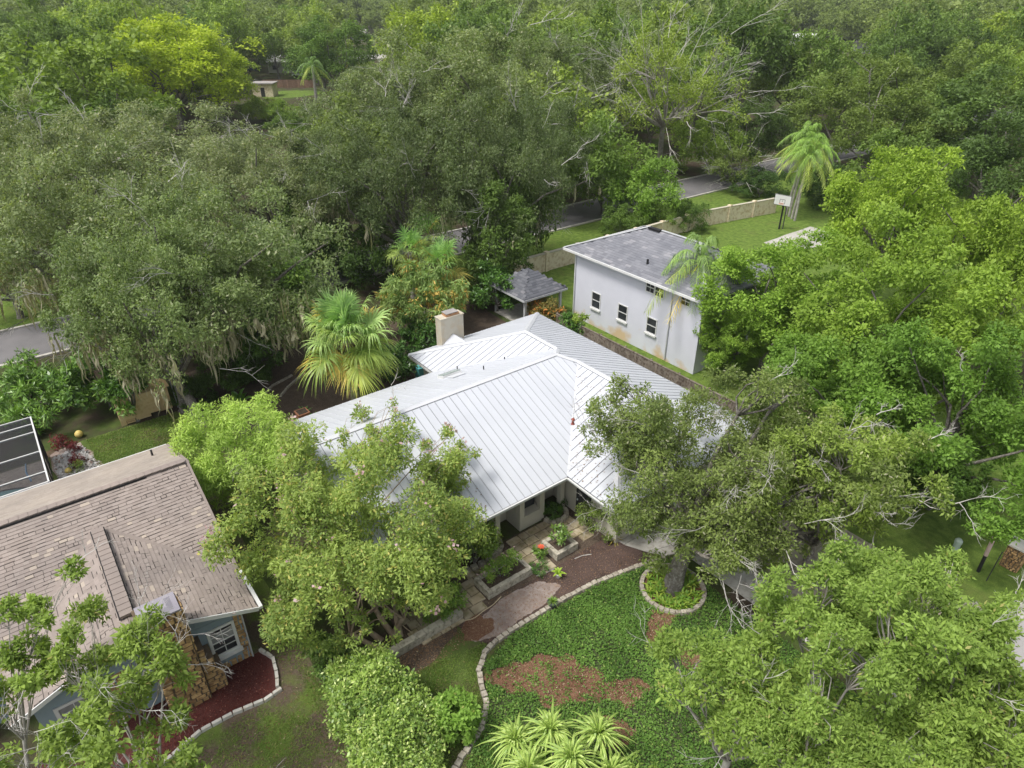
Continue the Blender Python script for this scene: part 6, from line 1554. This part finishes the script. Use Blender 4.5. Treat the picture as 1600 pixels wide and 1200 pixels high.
while Y < 1150:
    stp = 12.4 if Y < 300 else 12 + (Y - 300) * .014
    half = .80 * Y + 14; X = -half + rf.random() * stp
    while X < half:
        x_ = X + rf.uniform(-.35, .35) * stp; y_ = Y + rf.uniform(-.4, .4) * stp
        p = Vector((CAM.x, CAM.y, 0)) + RGT * x_ + FWD * y_
        s = rf.choice((.8, 1.0, 1.1, 1.25, 1.45)) * rf.uniform(.93, 1.07)
        if all((p.x - a) ** 2 + (p.y - b) ** 2 > (.75 * R + 3.0 * s) ** 2 for a, b, R in mid_pos) and not blocked(p.x, p.y, 5.6 * s, 12 * s):
            (far_pts if len(far_pts) < 215 else stuff_pts).append((p.x, p.y, s))
        X += stp * rf.uniform(.85, 1.15)
    Y += stp * .86
def far_tone(c):
    if c[0] > 1.3 * c[2] and c[0] > 1.38: return 'yellow green'
    return 'dark green' if c[1] < .88 else 'mid green' if c[1] < 1.12 else 'light green' if c[1] > 1.25 else 'olive green'
def far_label(x, y, c, s):
    q = proj((x, y, 8))[0]; d = depth((x, y, 8))
    place = ('along the left edge', 'left of the yellow lime tree', 'around the yellow lime tree and far shed', 'right of the far shed', 'left of the half dead tree', 'behind the half dead tree', 'behind the feathery palm', 'right of the feathery palm', 'along the right edge')[min(8, max(0, int(q / 178)))]
    row = 'front row' if d < 105 else 'second row' if d < 150 else 'third row' if d < 195 else 'back row'
    size = 'small' if s < .95 else 'tall' if s > 1.2 else 'mid sized'
    return '%s %s woodland tree, %s, %s' % (size, far_tone(c), row, place)
for (x, y, s) in far_pts:
    c_ = far_color(rf); lab = far_label(x, y, c_, s)
    put_tree('canopy_tree', lab, 'tree', FAR[rf.randrange(6)], (x, y, 0), rf.random() * 6.28, (s, s, s * rf.uniform(.85, 1.15)), c_, lab.split(', ')[1] + ' woodland trees ' + lab.split(', ')[2])
# the wood beyond, which reads as one mass: one object that scatters the same crowns with geometry nodes
me = bpy.data.meshes.new('far_woodland'); me.from_pydata([(x, y, 0) for x, y, s in stuff_pts], [], [])
at_s = me.attributes.new('size', 'FLOAT', 'POINT'); at_s.data.foreach_set('value', [s * rf.uniform(.95, 1.15) for x, y, s in stuff_pts])
at_r = me.attributes.new('turn', 'FLOAT', 'POINT'); at_r.data.foreach_set('value', [rf.random() * 6.28 for _ in stuff_pts])
fw = link('far_woodland', me); tag(fw, kind='stuff')
lib = bpy.data.collections.new('crown_library')
WOODC = [(.58, .70, .58), (.80, .92, .72), (1.05, 1.12, .80), (1.05, 1.04, 1.02), (1.25, 1.25, .85)]
for i in range(5):
    r_ = np.random.default_rng(700 + i)
    A, ra, C2, r2, G = clumps(r_, (5.6, 5.6, 4.8), (0, 0, 8.0), 34, .26, 6, .5, -.3, .7, .25)
    V, T = leaf_quads(r_, C2, r2, G, 3600, 0.62, .65)
    o = bpy.data.objects.new('crown_source', cards('crown_source', V, T, M['leaf'])); o.color = WOODC[i] + (1,); lib.objects.link(o)
ng_ = bpy.data.node_groups.new('scatter_crowns', 'GeometryNodeTree')
ng_.interface.new_socket('Geometry', in_out='INPUT', socket_type='NodeSocketGeometry'); ng_.interface.new_socket('Geometry', in_out='OUTPUT', socket_type='NodeSocketGeometry')
gi = ng_.nodes.new('NodeGroupInput'); go = ng_.nodes.new('NodeGroupOutput')
ci = ng_.nodes.new('GeometryNodeCollectionInfo'); ci.inputs['Collection'].default_value = lib; ci.inputs['Separate Children'].default_value = True; ci.inputs['Reset Children'].default_value = True
ip = ng_.nodes.new('GeometryNodeInstanceOnPoints'); ip.inputs['Pick Instance'].default_value = True
ri = ng_.nodes.new('FunctionNodeRandomValue'); ri.data_type = 'INT'; ri.inputs[4].default_value = 0; ri.inputs[5].default_value = 4
na = ng_.nodes.new('GeometryNodeInputNamedAttribute'); na.data_type = 'FLOAT'; na.inputs['Name'].default_value = 'size'
nr = ng_.nodes.new('GeometryNodeInputNamedAttribute'); nr.data_type = 'FLOAT'; nr.inputs['Name'].default_value = 'turn'
cx = ng_.nodes.new('ShaderNodeCombineXYZ')
ng_.links.new(nr.outputs[0], cx.inputs[2]); ng_.links.new(gi.outputs[0], ip.inputs['Points']); ng_.links.new(ci.outputs[0], ip.inputs['Instance'])
ng_.links.new(ri.outputs[2], ip.inputs['Instance Index']); ng_.links.new(cx.outputs[0], ip.inputs['Rotation']); ng_.links.new(na.outputs[0], ip.inputs['Scale']); ng_.links.new(ip.outputs[0], go.inputs[0])
md = fw.modifiers.new('scatter', 'NODES'); md.node_group = ng_
print('far trees', len(far_pts), 'mass', len(stuff_pts), 'tris', sum(len(m.polygons) * 2 for m in bpy.data.meshes))

# ------------------------------------------------------------------ the damp summer air
hz_m = bpy.data.materials.new('haze'); hz_m.use_nodes = True; hn = hz_m.node_tree
hn.nodes.remove(hn.nodes['Principled BSDF']); pv = hn.nodes.new('ShaderNodeVolumePrincipled')
pv.inputs['Color'].default_value = (.93, .96, 1.0, 1); pv.inputs['Density'].default_value = 0.00018; pv.inputs['Anisotropy'].default_value = 0.2
hn.links.new(pv.outputs[0], hn.nodes['Material Output'].inputs['Volume'])
hb = MB().bb(-2600, 700, -1300, 2600, -1.2, 25.0).build('haze', hz_m); tag(hb, kind='stuff')
SC.cycles.volume_bounces = 0
